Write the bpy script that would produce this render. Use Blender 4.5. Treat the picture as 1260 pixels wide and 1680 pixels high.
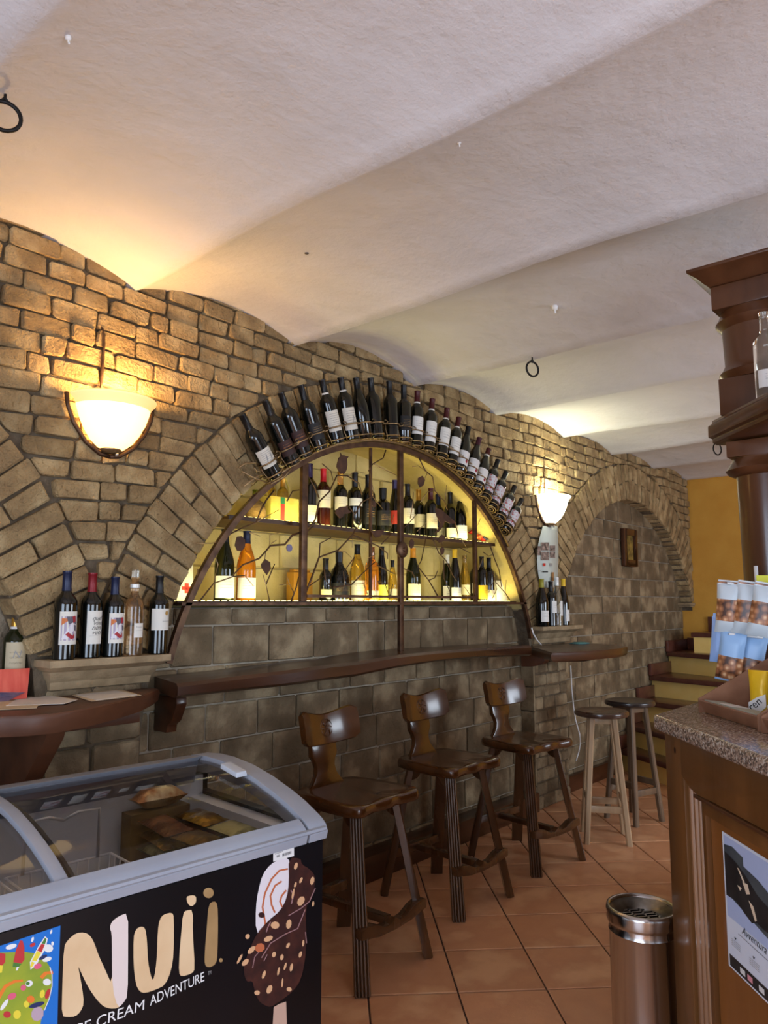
import bpy, bmesh, math, random
from mathutils import Vector, Matrix
random.seed(7)
for o in list(bpy.data.objects): bpy.data.objects.remove(o)
SC = bpy.context.scene
COL = SC.collection
PI = math.pi
# ------------------------------------------------------------------ camera
F, H, D = 1230.0, 1.45, 2.77                    # focal length in pixels, eye height, distance to the brick wall
AZ, PIT = math.radians(41.1), math.atan(148 / 1230.0)
CAM = Vector((0, -D, H))
FH = Vector((math.cos(AZ), math.sin(AZ), 0)); RT = Vector((math.sin(AZ), -math.cos(AZ), 0)); ZZ = Vector((0, 0, 1))
FW = FH * math.cos(PIT) + ZZ * math.sin(PIT); UP = -FH * math.sin(PIT) + ZZ * math.cos(PIT)
cd = bpy.data.cameras.new('camera'); cam = bpy.data.objects.new('camera', cd); COL.objects.link(cam)
cd.sensor_fit = 'VERTICAL'; cd.sensor_height = 36; cd.sensor_width = 27; cd.lens = 36 * F / 1680; cd.clip_start = 0.02
cam.matrix_world = Matrix((( RT.x, UP.x, -FW.x, CAM.x), (RT.y, UP.y, -FW.y, CAM.y), (RT.z, UP.z, -FW.z, CAM.z), (0, 0, 0, 1)))
SC.camera = cam
# ------------------------------------------------------------------ world, daylight through the door and windows, exposure
w = bpy.data.worlds.new('sky'); SC.world = w; w.use_nodes = True
w.node_tree.nodes['Background'].inputs[0].default_value = (0.62, 0.74, 1.0, 1); w.node_tree.nodes['Background'].inputs[1].default_value = 1.0
def area(name, loc, rot, sx, sy, power, col):
    l = bpy.data.lights.new(name, 'AREA'); l.shape = 'RECTANGLE'; l.size = sx; l.size_y = sy; l.energy = power; l.color = col
    o = bpy.data.objects.new(name, l); COL.objects.link(o); o.location = loc; o.rotation_euler = rot; return o
# glazed shop door in the left wall, two windows in the street wall behind the camera
area('daylight_shop_door', (-2.72, -2.9, 1.2), (0, -math.radians(62), 0), 2.1, 2.4, 135, (0.66, 0.80, 1.0))
area('daylight_street_door', (0.3, -5.42, 1.17), (math.radians(62), 0, 0), 2.2, 2.1, 115, (0.72, 0.84, 1.0))
area('daylight_street_window', (5.2, -5.42, 1.5), (math.radians(62), 0, 0), 2.2, 1.4, 125, (0.78, 0.88, 1.0))
SC.view_settings.view_transform = 'Standard'; SC.view_settings.look = 'None'; SC.view_settings.gamma = 1
SC.view_settings.use_curve_mapping = False; SC.view_settings.exposure = -0.06
# ------------------------------------------------------------------ pixel -> place helpers
def ray(x, y): return RT * (x - 630) + UP * (840 - y) + FW * F
def onY(x, y, Y=0.0): d = ray(x, y); return CAM + d * ((Y - CAM.y) / d.y)
def onZ(x, y, z=0.0): d = ray(x, y); return CAM + d * ((z - CAM.z) / d.z)
def onX(x, y, X): d = ray(x, y); return CAM + d * ((X - CAM.x) / d.x)
def onP(x, y, O, N): d = ray(x, y); return CAM + d * ((O - CAM).dot(N) / d.dot(N))
# ------------------------------------------------------------------ mesh helpers: every shape is (verts, faces)
def join(*ss):
    V, Fc = [], []
    for v, f in ss:
        n = len(V); V += [tuple(p) for p in v]; Fc += [tuple(i + n for i in q) for q in f]
    return V, Fc
def xf(s, M): return [tuple(M @ Vector(p)) for p in s[0]], s[1]
def mv(s, x=0, y=0, z=0): return [(p[0] + x, p[1] + y, p[2] + z) for p in s[0]], s[1]
def rz(s, a): return xf(s, Matrix.Rotation(a, 4, 'Z'))
def box(x0, x1, y0, y1, z0, z1):
    v = [(x0, y0, z0), (x1, y0, z0), (x1, y1, z0), (x0, y1, z0), (x0, y0, z1), (x1, y0, z1), (x1, y1, z1), (x0, y1, z1)]
    return v, [(0, 3, 2, 1), (4, 5, 6, 7), (0, 1, 5, 4), (1, 2, 6, 5), (2, 3, 7, 6), (3, 0, 4, 7)]
def lathe(prof, n=24, a0=0.0, a1=2 * PI, cap=True):
    full = abs(a1 - a0 - 2 * PI) < 1e-6; m = n if full else n + 1; V = []; Fc = []
    for r, z in prof:
        for k in range(m):
            a = a0 + (a1 - a0) * k / n; V.append((r * math.cos(a), r * math.sin(a), z))
    for i in range(len(prof) - 1):
        for k in range(n):
            k2 = (k + 1) % m; Fc.append((i * m + k, i * m + k2, (i + 1) * m + k2, (i + 1) * m + k))
    if full and cap:
        if prof[0][0] > 1e-5: Fc.append(tuple(reversed(range(m))))
        if prof[-1][0] > 1e-5: Fc.append(tuple((len(prof) - 1) * m + k for k in range(m)))
    return V, Fc
def tube(path, r, n=6, closed=False):
    P = [Vector(p) for p in path]; m = len(P); V = []; Fc = []
    rr = r if isinstance(r, (list, tuple)) else [r] * m
    up = Vector((0.13, 0.31, 0.94))
    for i in range(m):
        if closed: t = P[(i + 1) % m] - P[i - 1]
        else: t = P[min(i + 1, m - 1)] - P[max(i - 1, 0)]
        t.normalize(); s = t.cross(up)
        if s.length < 0.05: s = t.cross(Vector((1, 0, 0)))
        s.normalize(); b = s.cross(t)
        for k in range(n):
            a = 2 * PI * k / n; V.append(tuple(P[i] + (s * math.cos(a) + b * math.sin(a)) * rr[i]))
    for i in range(m if closed else m - 1):
        j = (i + 1) % m
        for k in range(n):
            k2 = (k + 1) % n; Fc.append((i * n + k, i * n + k2, j * n + k2, j * n + k))
    if not closed: Fc += [tuple(reversed(range(n))), tuple((m - 1) * n + k for k in range(n))]
    return V, Fc
def loft(loops, cap=True):
    n = len(loops[0]); V = [tuple(p) for L in loops for p in L]; Fc = []
    for i in range(len(loops) - 1):
        for k in range(n):
            k2 = (k + 1) % n; Fc.append((i * n + k, i * n + k2, (i + 1) * n + k2, (i + 1) * n + k))
    if cap: Fc += [tuple(reversed(range(n))), tuple((len(loops) - 1) * n + k for k in range(n))]
    return V, Fc
def prismY(poly, y0, y1): return loft([[(x, y0, z) for x, z in poly], [(x, y1, z) for x, z in poly]])
def prismZ(poly, z0, z1): return loft([[(x, y, z0) for x, y in poly], [(x, y, z1) for x, y in poly]])
def prismX(poly, x0, x1): return loft([[(x0, y, z) for y, z in poly], [(x1, y, z) for y, z in poly]])
def ring(cx, cy, cz, R, r, n=20, axis='Z', m=6):
    p = []
    for k in range(n):
        a = 2 * PI * k / n; c, s = R * math.cos(a), R * math.sin(a)
        p.append((cx + c, cy + s, cz) if axis == 'Z' else (cx + c, cy, cz + s) if axis == 'Y' else (cx, cy + c, cz + s))
    return tube(p, r, m, True)
def smooth_poly(pts, it=2, closed=True):
    for _ in range(it):
        q = []; n = len(pts)
        for i in range(n if closed else n - 1):
            a, b = pts[i], pts[(i + 1) % n]
            q.append(tuple(0.75 * u + 0.25 * v for u, v in zip(a, b))); q.append(tuple(0.25 * u + 0.75 * v for u, v in zip(a, b)))
        pts = q if closed else [pts[0]] + q + [pts[-1]]
    return pts
# ------------------------------------------------------------------ object helpers
def tag(o, label=None, cat=None, group=None, kind=None):
    if label: o['label'] = label
    if cat: o['category'] = cat
    if group: o['group'] = group
    if kind: o['kind'] = kind
    return o
def thing(name, label, cat, loc=(0, 0, 0), rot=(0, 0, 0), group=None):
    o = bpy.data.objects.new(name, None); COL.objects.link(o); o.empty_display_size = 0.05
    o.location = loc; o.rotation_euler = rot if isinstance(rot, (tuple, list)) else (0, 0, rot)
    return tag(o, label, cat, group)
def mesh(s, bev=0, seg=2, smooth=False, name='m', bang=30, recalc=True):
    me = bpy.data.meshes.new(name)
    if bev:
        bm = bmesh.new(); vs = [bm.verts.new(p) for p in s[0]]
        for f in s[1]:
            try: bm.faces.new([vs[i] for i in f])
            except ValueError: pass
        bmesh.ops.remove_doubles(bm, verts=bm.verts, dist=1e-5)
        bmesh.ops.recalc_face_normals(bm, faces=bm.faces)
        es = [e for e in bm.edges if len(e.link_faces) == 2 and e.calc_face_angle(0) > math.radians(bang)]
        bmesh.ops.bevel(bm, geom=es, offset=bev, segments=seg, profile=0.6, affect='EDGES', clamp_overlap=True)
        bm.to_mesh(me); bm.free()
    else:
        me.from_pydata(s[0], [], s[1])
        if recalc:
            bm = bmesh.new(); bm.from_mesh(me); bmesh.ops.recalc_face_normals(bm, faces=bm.faces); bm.to_mesh(me); bm.free()
    if smooth:
        me.polygons.foreach_set('use_smooth', [True] * len(me.polygons))
        if smooth != 'all':
            try: me.set_sharp_from_angle(angle=math.radians(38))
            except Exception: pass
    me.update(); return me
def put(name, me, m=None, parent=None, loc=(0, 0, 0), rot=(0, 0, 0)):
    o = bpy.data.objects.new(name, me); COL.objects.link(o)
    if m is not None:
        if len(me.materials) == 0: me.materials.append(m)
        if me.materials[0] != m:
            o.material_slots[0].link = 'OBJECT'; o.material_slots[0].material = m
    o.location = loc; o.rotation_euler = rot; o.parent = parent
    return o
def mk(name, s, m, parent=None, bev=0, seg=2, smooth=False, world=False, bang=30, **kw):
    if world and parent is not None:
        Mi = (Matrix.Translation(parent.location) @ parent.rotation_euler.to_matrix().to_4x4()).inverted(); s = xf(s, Mi)
    return put(name, mesh(s, bev, seg, smooth or bev > 0, name, bang), m, parent, **kw)
def struct(name, s, m, parent=None, **kw):
    o = mk(name, s, m, parent, **kw)
    if parent is None: o['kind'] = 'structure'
    return o
_tc = {}
def text_shape(t, size, shear=0.0, space=1.0):
    k = (t, size, shear, space)
    if k not in _tc:
        c = bpy.data.curves.new('t', 'FONT'); c.body = t; c.size = size; c.shear = shear; c.align_x = 'CENTER'; c.space_character = space
        o = bpy.data.objects.new('t', c); COL.objects.link(o); dg = bpy.context.evaluated_depsgraph_get()
        me = bpy.data.meshes.new_from_object(o.evaluated_get(dg))
        _tc[k] = ([tuple(v.co) for v in me.vertices], [tuple(p.vertices) for p in me.polygons])
        bpy.data.objects.remove(o); bpy.data.meshes.remove(me); bpy.data.curves.remove(c)
    return _tc[k]
# flat print on a plane: O origin, U right, V up, N out
def decal(name, pts, O, U, V, N, off, m, parent, px=True, hole=None):
    P = []
    for p in pts:
        q = onP(p[0], p[1], O, N) if px else O + U * p[0] + V * p[1]
        P.append(tuple(q + N * off))
    me = bpy.data.meshes.new(name); bm = bmesh.new(); f = bm.faces.new([bm.verts.new(p) for p in P]); f.normal_update()
    if f.normal.dot(N) < 0: f.normal_flip()
    bmesh.ops.triangulate(bm, faces=bm.faces)
    Mi = (Matrix.Translation(parent.location) @ parent.rotation_euler.to_matrix().to_4x4()).inverted() if parent else Matrix()
    bm.transform(Mi); bm.to_mesh(me); bm.free()
    return put(name, me, m, parent)
# ------------------------------------------------------------------ procedural materials
def lin(c):
    return tuple(((x / 255) / 12.92 if x / 255 <= 0.04045 else ((x / 255 + 0.055) / 1.055) ** 2.4) for x in c[:3]) + (1,)
def M(name, c, rough=0.6, metal=0.0, c2=None, vs=6.0, bump=None, rnd=0.0, spec=0.5, trans=0.0, emit=0.0, ec=None, coat=0.0, stretch=None, detail=6, c3=None, lo=0.35, hi=0.65, ior=1.45, rvar=0.0):
    m = bpy.data.materials.new(name); m.use_nodes = True; nt = m.node_tree; N = nt.nodes; L = nt.links
    b = N['Principled BSDF']; b.inputs['Base Color'].default_value = lin(c); b.inputs['Roughness'].default_value = rough
    b.inputs['Metallic'].default_value = metal; b.inputs['Specular IOR Level'].default_value = spec
    b.inputs['Transmission Weight'].default_value = trans; b.inputs['IOR'].default_value = ior; b.inputs['Coat Weight'].default_value = coat; b.inputs['Coat Roughness'].default_value = 0.12
    if emit: b.inputs['Emission Color'].default_value = lin(ec or c); b.inputs['Emission Strength'].default_value = emit
    tc = N.new('ShaderNodeTexCoord'); mp = N.new('ShaderNodeMapping'); L.new(tc.outputs['Object'], mp.inputs[0])
    if stretch: mp.inputs['Scale'].default_value = stretch
    src = mp.outputs[0]
    if rnd:                                     # every piece gets its own place in the noise
        oi = N.new('ShaderNodeObjectInfo'); ad = N.new('ShaderNodeVectorMath'); ad.operation = 'MULTIPLY_ADD'
        ad.inputs[1].default_value = (37, 53, 71); L.new(oi.outputs['Random'], ad.inputs[0]); L.new(mp.outputs[0], ad.inputs[2]); src = ad.outputs[0]
    col = None
    if c2:
        n = N.new('ShaderNodeTexNoise'); n.inputs['Scale'].default_value = vs; n.inputs['Detail'].default_value = detail; L.new(src, n.inputs['Vector'])
        r = N.new('ShaderNodeValToRGB'); r.color_ramp.elements[0].position = lo; r.color_ramp.elements[1].position = hi
        r.color_ramp.elements[0].color = lin(c); r.color_ramp.elements[1].color = lin(c2)
        if c3: e = r.color_ramp.elements.new((lo + hi) / 2); e.color = lin(c3)
        L.new(n.outputs['Fac'], r.inputs[0]); col = r.outputs[0]
        if rvar:
            mr = N.new('ShaderNodeMapRange'); mr.inputs[3].default_value = rough - rvar; mr.inputs[4].default_value = rough + rvar
            L.new(n.outputs['Fac'], mr.inputs[0]); L.new(mr.outputs[0], b.inputs['Roughness'])
    if rnd:
        hs = N.new('ShaderNodeHueSaturation'); mr = N.new('ShaderNodeMapRange'); mr.inputs[3].default_value = 1 - rnd; mr.inputs[4].default_value = 1 + rnd
        L.new(oi.outputs['Random'], mr.inputs[0]); L.new(mr.outputs[0], hs.inputs['Value'])
        if col: L.new(col, hs.inputs['Color'])
        else: hs.inputs['Color'].default_value = lin(c)
        col = hs.outputs[0]
    if col: L.new(col, b.inputs['Base Color'])
    if bump:
        prev = None
        for sc, dist in (bump if isinstance(bump[0], tuple) else (bump,)):
            n2 = N.new('ShaderNodeTexNoise'); n2.inputs['Scale'].default_value = sc; n2.inputs['Detail'].default_value = 7; n2.inputs['Roughness'].default_value = 0.6; L.new(src, n2.inputs['Vector'])
            bp = N.new('ShaderNodeBump'); bp.inputs['Distance'].default_value = dist; bp.inputs['Strength'].default_value = 1; L.new(n2.outputs['Fac'], bp.inputs['Height'])
            if prev: L.new(prev.outputs[0], bp.inputs['Normal'])
            prev = bp
        L.new(prev.outputs[0], b.inputs['Normal'])
    return m
def wood(name, c, c2, rough=0.35, axis='X', sc=14, coat=0.0, rnd=0.05, rvar=0.08, bump=0.0006):
    st = {'X': (0.12, 1, 1), 'Y': (1, 0.12, 1), 'Z': (1, 1, 0.12)}[axis]
    m = M(name, c, rough, c2=c2, vs=sc, stretch=st, rnd=rnd, coat=coat, detail=8, lo=0.3, hi=0.7, rvar=rvar, bump=(sc * 3, bump) if bump else None)
    return m
brickM = M('tan_brick', (146, 122, 88), 0.92, c2=(192, 168, 126), vs=9, rnd=0.17, bump=((20, 0.03), (75, 0.014)), spec=0.2, c3=(168, 142, 102))
mortarM = M('brick_mortar', (92, 80, 66), 0.95, c2=(116, 102, 84), vs=20, bump=(60, 0.01), spec=0.1)
stoneM = M('stone_block', (106, 91, 69), 0.8, c2=(160, 142, 112), vs=6, rnd=0.16, bump=((13, 0.022), (60, 0.006)), spec=0.25, c3=(122, 104, 80))
stonemortM = M('stone_mortar', (150, 140, 124), 0.95, c2=(176, 166, 148), vs=15, bump=(50, 0.006), spec=0.1)
roughM = M('rough_plaster', (112, 98, 80), 0.92, c2=(146, 132, 112), vs=5, bump=((9, 0.03), (40, 0.008)), spec=0.2)
capM = M('capital_stone', (138, 118, 90), 0.85, c2=(172, 150, 118), vs=9, bump=((14, 0.008), (60, 0.003)), spec=0.25)
ceilM = M('white_plaster', (212, 210, 212), 0.85, c2=(222, 220, 222), vs=2.2, bump=((2.5, 0.02), (26, 0.0022), (90, 0.001)), spec=0.2)
orangeM = M('ochre_wall_paint', (206, 150, 62), 0.7, c2=(214, 160, 70), vs=4, bump=(60, 0.002), spec=0.3)
wallM = M('cream_wall_paint', (214, 204, 188), 0.8, c2=(222, 212, 196), vs=3, bump=(60, 0.002))
tileM = M('terracotta_tile', (208, 150, 110), 0.32, c2=(220, 168, 126), vs=5, rnd=0.07, bump=(30, 0.0012), c3=(200, 142, 104), rvar=0.07)
groutM = M('floor_grout', (74, 52, 40), 0.9)
dkwood = wood('dark_walnut', (52, 28, 16), (84, 48, 28), 0.33, 'X', 12, coat=0.25)
dkwoodY = wood('dark_walnut_slab', (48, 28, 18), (78, 46, 28), 0.3, 'X', 9, coat=0.3)
redwood = wood('red_brown_timber', (74, 44, 30), (104, 64, 42), 0.45, 'X', 10)
stoolM = wood('stool_oak_varnish', (58, 32, 12), (84, 48, 20), 0.22, 'X', 10, coat=0.6)
stoolL = wood('stool_leg_oak', (62, 38, 20), (94, 60, 34), 0.26, 'Z', 14, coat=0.5)
paleW = wood('pale_beech', (160, 130, 98), (190, 160, 124), 0.4, 'Z', 14, coat=0.2)
seatD = wood('dark_stained_seat', (66, 46, 36), (92, 66, 52), 0.28, 'X', 12, coat=0.4)
blackW = wood('black_stained_wood', (38, 32, 32), (56, 46, 42), 0.3, 'X', 12, coat=0.4)
walnutM = wood('bar_walnut', (90, 56, 26), (120, 78, 40), 0.36, 'Z', 9, coat=0.3)
walnutX = wood('canopy_walnut', (72, 42, 24), (98, 60, 36), 0.32, 'Z', 9, coat=0.35)
ironM = M('rusty_iron', (70, 50, 40), 0.45, 0.75, c2=(104, 78, 58), vs=20, bump=(90, 0.0006))
rackM = M('bronze_wire', (176, 150, 112), 0.33, 0.8, c2=(130, 106, 78), vs=14)
leafM = M('rusty_leaf', (92, 62, 46), 0.6, 0.5, c2=(70, 48, 38), vs=24)
blackI = M('black_iron', (36, 34, 34), 0.45, 0.6, bump=(60, 0.0008))
steelM = M('brushed_steel', (200, 198, 196), 0.18, 1.0, c2=(186, 184, 184), vs=30, stretch=(1, 1, 0.05))
whiteM = M('white_plastic', (232, 232, 232), 0.45)
shelfM = M('niche_shelf_board', (64, 42, 28), 0.5, c2=(84, 58, 38), vs=14)
def emis(name, c, s, base=None):
    return M(name, base or c, 0.4, emit=s, ec=c)
def glass(name, c, trans=1.0, rough=0.03, ior=1.45): return M(name, c, rough, trans=trans, ior=ior)
# ------------------------------------------------------------------ the vaulted ceiling
CRE = [-3.0, -2.1, -1.19, -0.27, 0.65, 1.567, 2.468, 3.445, 4.36, 5.33, 6.225, 7.142, 8.05, 8.95]   # ridges where two little vaults meet
RISE = [.10] * 5 + [.09, .115, .085, .08, .075, .07, .06, .06]
def zc(x):
    for i in range(len(CRE) - 1):
        if x <= CRE[i + 1] or i == len(CRE) - 2:
            t = (x - CRE[i]) / (CRE[i + 1] - CRE[i]); t = min(max(t, 0), 1)
            s = math.sin(PI * t); return 2.742 + RISE[i] * (0.55 * s + 0.45 * math.sqrt(max(s, 0)))
XW0, XW1, YF, YB = -2.75, 8.14, -5.45, 0.02
def ceiling():
    V, Fc = [], []; xs = []
    for i in range(len(CRE) - 1):
        for k in range(14):
            t = k / 14; t = t - 0.35 * math.sin(2 * PI * t) / (2 * PI)
            xs.append(CRE[i] + (CRE[i + 1] - CRE[i]) * t)
    xs = [x for x in xs if XW0 - .1 < x < XW1 + .3]
    ys = [0.30] + [-0.28 * k for k in range(0, 21)]
    rnd = random.Random(3)
    for x in xs:
        for y in ys:
            w = 0.010 * math.sin(2.1 * y + 1.3 * x) * math.sin(1.7 * x + 0.6 * y) + 0.004 * math.sin(5.3 * y + 4.1 * x)
            V.append((x + 0.012 * math.sin(3 * y + x), y, zc(x) + w * (1 if y < -0.1 else 0.3)))
    n = len(ys)
    for i in range(len(xs) - 1):
        for j in range(n - 1): Fc.append((i * n + j, i * n + j + 1, (i + 1) * n + j + 1, (i + 1) * n + j))
    o = put('ceiling', mesh((V, Fc), smooth='all', recalc=False), ceilM); o['kind'] = 'structure'
    return o
ceiling()
struct('floor', box(XW0, XW1 + .4, YF, 0.5, -0.06, -0.006), groutM)
floor = bpy.data.objects['floor']
# terracotta tiles laid at 45 degrees; offset read from the grout lines
def tiles():
    p = 0.338; g = 0.0035; r2 = math.sqrt(2); h = p / 2 - g; c = 0.006
    def sh(u, v, dz=0): # one tile, low and bevelled
        def pt(a, b, z): return ((a + b) / r2, (a - b) / r2, z)
        L = []
        for k, z in ((h, -0.006), (h, -0.0015), (h - c * .6, 0.0)):
            L.append([pt(u + a * k, v + b * k, z + dz) for a, b in ((-1, -1), (-1, 1), (1, 1), (1, -1))])
        return loft(L, True)
    me = mesh(sh(0, 0), name='tile')
    c0 = []
    for i in range(-30, 30):
        for j in range(-30, 40):
            u = 1.355 + (i + .5) * p; v = 2.44 + (j + .5) * p; x, y = (u + v) / r2, (u - v) / r2
            if XW0 - .1 < x < XW1 and YF - .1 < y < 0.3: c0.append((x, y, u, v))
    def shown(x, y):                            # roughly inside the view
        q = Vector((x, y, 0)) - CAM; f = q.dot(FW)
        if f < .3: return 9 + abs(q.length)
        px, py = 630 + F * q.dot(RT) / f, 840 - F * q.dot(UP) / f
        return q.length if -60 < px < 1320 and py < 1800 else 9 + q.length
    c0.sort(key=lambda q: shown(q[0], q[1]))
    rest = []
    for k, (x, y, u, v) in enumerate(c0):
        if k < 290: put('tile', me, tileM, floor, loc=(x, y, random.uniform(-.0006, .0006)))
        else: rest.append(sh(u, v))
    if rest: tag(mk('tile_field', join(*rest), tileM, floor), kind='stuff')
tiles()
# ------------------------------------------------------------------ brick wall with three arches: centre x, centre z, inner radius
AL = (-0.20, 0.82, 1.50); AN = (3.25, 0.82, 1.555); AR = (6.66, 0.81, 1.57)
NJ0, NJ1 = AN[0] - AN[2], AN[0] + AN[2]                     # niche jambs
LJ = AL[0] + AL[2]; RJ = 5.30                                # jambs of the left and right arch
def arcz(A, x): return A[1] + math.sqrt(max(A[2] ** 2 - (x - A[0]) ** 2, 0))
YM = 0.014
def wall_back():
    S = []
    def col(xs, lo, d):
        V, Fc = [], []
        for x in xs:
            z = lo(x); V += [(x, YM, z), (x, YM, 3.0), (x, d, z), (x, d, 3.0)]
        for i in range(len(xs) - 1):
            a, b = 4 * i, 4 * i + 4; Fc += [(a, b, b + 1, a + 1), (a, a + 2, b + 2, b), (a + 2, a + 3, b + 3, b + 2)]
        return V, Fc
    def rng(a, b, n): return [a + (b - a) * k / n for k in range(n + 1)]
    S.append(col(rng(-1.69, LJ, 60), lambda x: arcz(AL, x), 0.16))
    S.append(box(XW0, -1.69, YM, .16, 0, 3.0))
    S.append(box(LJ, NJ0, YM, .44, 0, 3.0))
    S.append(col([AN[0] + AN[2] * -math.cos(PI * k / 90) for k in range(91)], lambda x: arcz(AN, x), 0.44))
    S.append(box(NJ1, RJ, YM, .44, 0, 3.0))
    S.append(col(rng(RJ, 8.13, 60), lambda x: arcz(AR, x), 0.16))
    return struct('wall_back', join(*S), mortarM)
WB = wall_back()
struct('wall_recess', box(XW0, 1.40, 0.125, 0.2, 0, 2.5), roughM)
# ------------------------------------------------------------------ bricks
def clip(poly, nx, nz, d):                        # keep nx*x + nz*z >= d
    out = []; n = len(poly)
    for i in range(n):
        a, b = poly[i], poly[(i + 1) % n]; fa, fb = nx * a[0] + nz * a[1] - d, nx * b[0] + nz * b[1] - d
        if fa >= 0: out.append(a)
        if fa * fb < 0: t = fa / (fa - fb); out.append((a[0] + (b[0] - a[0]) * t, a[1] + (b[1] - a[1]) * t))
    return out
def parea(p): return abs(sum(p[i][0] * p[(i + 1) % len(p)][1] - p[(i + 1) % len(p)][0] * p[i][1] for i in range(len(p)))) / 2
def dedupe(p, e=0.008):
    q = []
    for a in p:
        if not q or math.hypot(a[0] - q[-1][0], a[1] - q[-1][1]) > e: q.append(a)
    while len(q) > 3 and math.hypot(q[0][0] - q[-1][0], q[0][1] - q[-1][1]) < e: q.pop()
    return q
def brick_shape(poly, yf, yb, ch, ins, jit, R=random, tl=1.0):
    """poly (x,z) counter-clockwise; rounded worn face"""
    cx = sum(p[0] for p in poly) / len(poly); cz = sum(p[1] for p in poly) / len(poly); n = len(poly); q = []
    for i in range(n):
        a, b, c = poly[i - 1], poly[i], poly[(i + 1) % n]
        for o in (a, c):
            l = math.hypot(o[0] - b[0], o[1] - b[1]); t = min(ch * R.uniform(.6, 1.5), l * .4) / max(l, 1e-6)
            q.append((b[0] + (o[0] - b[0]) * t, b[1] + (o[1] - b[1]) * t))
    def inset(p, d):
        l = math.hypot(p[0] - cx, p[1] - cz); t = max(0, 1 - d / max(l, .02)); return (cx + (p[0] - cx) * t, cz + (p[1] - cz) * t)
    L0 = [(p[0], yb, p[1]) for p in q]
    L1 = [(p[0] + R.uniform(-jit, jit), yf + ins * .9 + R.uniform(-1, 1) * jit * .5, p[1] + R.uniform(-jit, jit)) for p in q]
    tx, tz = R.uniform(-.03, .03) * tl, R.uniform(-.05, .05) * tl
    L2 = [(p[0], yf + R.uniform(-1, 1) * jit * .6 + tx * (p[0] - cx) + tz * (p[1] - cz), p[1]) for p in (inset(p, ins * R.uniform(.9, 1.6)) for p in q)]
    return loft([L0, L1, L2], True)
def centred(s):
    n = len(s[0]); c = tuple(sum(p[k] for p in s[0]) / n for k in range(3))
    return mv(s, -c[0], -c[1], -c[2]), c
def bricks(parent, shapes, m, name='brick', limit=290, smooth=False):
    """nearest ones as parts, the rest joined"""
    cs = [centred(s) for s in shapes]
    cs.sort(key=lambda q: (Vector(q[1]) - CAM).length)
    pl = parent.location
    for s, c in cs[:limit]: put(name, mesh(s, smooth='all' if smooth else False), m, parent, loc=(c[0] - pl.x, c[1] - pl.y, c[2] - pl.z))
    if cs[limit:]: tag(mk(name + '_field', join(*[mv(s, *c) for s, c in cs[limit:]]), m, parent, world=True), kind='stuff')
RO = {'L': 1.80, 'N': 1.865, 'R': 1.885}
def field():
    out = []; R = random.Random(11); ch = 0.0755
    for j in range(0, 24):
        z0 = 1.16 + j * ch; x = 0.62 + R.uniform(0, .15)
        while x < 8.12:
            w = R.uniform(.15, .215) if R.random() > .15 else R.uniform(.09, .12)
            if x > 4.6: w *= R.uniform(.62, .95)
            g = .0045
            def zz(xx, zb): return zb + .010 * math.sin(1.9 * xx + zb * 2) + .006 * math.sin(5.1 * xx + 3 * zb)
            a, b = x + g, x + w - g; J = lambda: R.uniform(-.006, .006)
            P = [(a + J(), zz(a, z0) + g + J()), (b + J(), zz(b, z0) + g + J()), (b + J(), zz(b, z0 + ch) - g + J()), (a + J(), zz(a, z0 + ch) - g + J())]
            x += w
            cx = (a + b) / 2; cz = z0 + ch / 2; ok = True
            for A, Ro in ((AL, RO['L']), (AN, RO['N']), (AR, RO['R'])):
                dx, dz = cx - A[0], cz - A[1]; d = math.hypot(dx, dz)
                if d < Ro - .09 and cz > A[1] - .2: ok = False; break
                if min(math.hypot(p[0] - A[0], p[1] - A[1]) for p in P) < Ro + .008:
                    P = clip(P, dx / d, dz / d, (dx * A[0] + dz * A[1]) / d + Ro + .008)
                    if len(P) < 3: ok = False; break
            if not ok: continue
            zt = zc(cx); s = (zc(cx + .05) - zc(cx - .05)) / .1
            P = clip(P, s, -1, s * cx - zt - .012)
            if b > 8.11: P = clip(P, -1, 0, -8.11)
            P = dedupe(P) if len(P) > 2 else P
            if len(P) < 3 or parea(P) < .0016: continue
            out.append(brick_shape(P, -.009 + R.uniform(-.009, .006), YM + .004, .008, .0055, .003, R))
    return out
bricks(WB, field(), brickM)
def voussoirs(A, Ro, t0, t1, pitch, cl, yb, R, rin=0.006):
    """bricks standing on the arch from angle t0 to t1"""
    out = []; cx, cz, Ri = A; rm = (Ri + Ro) / 2; n = max(1, int(rm * (t1 - t0) / pitch)); ts = [t0 + (t1 - t0) * k / n for k in range(n + 1)]
    flip = False
    for k in range(n):
        g = .0045; a, b = ts[k], ts[k + 1]
        r0, r1 = Ri - rin + R.uniform(-.006, .002), Ro + R.uniform(-.012, .006)
        mode = R.random(); cuts = [r0, r1]
        if flip: cuts = [r0, r0 + (r1 - r0) * R.uniform(.40, .6), r1]
        flip = not flip if R.random() < .85 else flip
        for i in range(len(cuts) - 1):
            p0, p1 = cuts[i] + (g if i else 0), cuts[i + 1] - (g if i < len(cuts) - 2 else 0)
            def pt(r, t, s): tt = t + s * g / r; return (cx + r * math.cos(tt) + R.uniform(-.003, .003), cz + r * math.sin(tt) + R.uniform(-.003, .003))
            P = [pt(p0, a, 1), pt(p1, a, 1), pt(p1, b, -1), pt(p0, b, -1)]
            for nx, nz, d in cl:
                P = clip(P, nx, nz, d)
                if len(P) < 3: break
            P = dedupe(P) if len(P) > 2 else P
            if len(P) < 3 or parea(P) < .0016: continue
            out.append(brick_shape(P, -.010 + R.uniform(-.006, .005), yb, .007, .0055, .003, R))
    return out
rr = random.Random(5)
DEG = math.radians
arch_cat = dict(kind='structure')
def arch_root(name):
    o = bpy.data.objects.new(name, None); COL.objects.link(o); o.empty_display_size = .1; o['kind'] = 'structure'; return o
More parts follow.
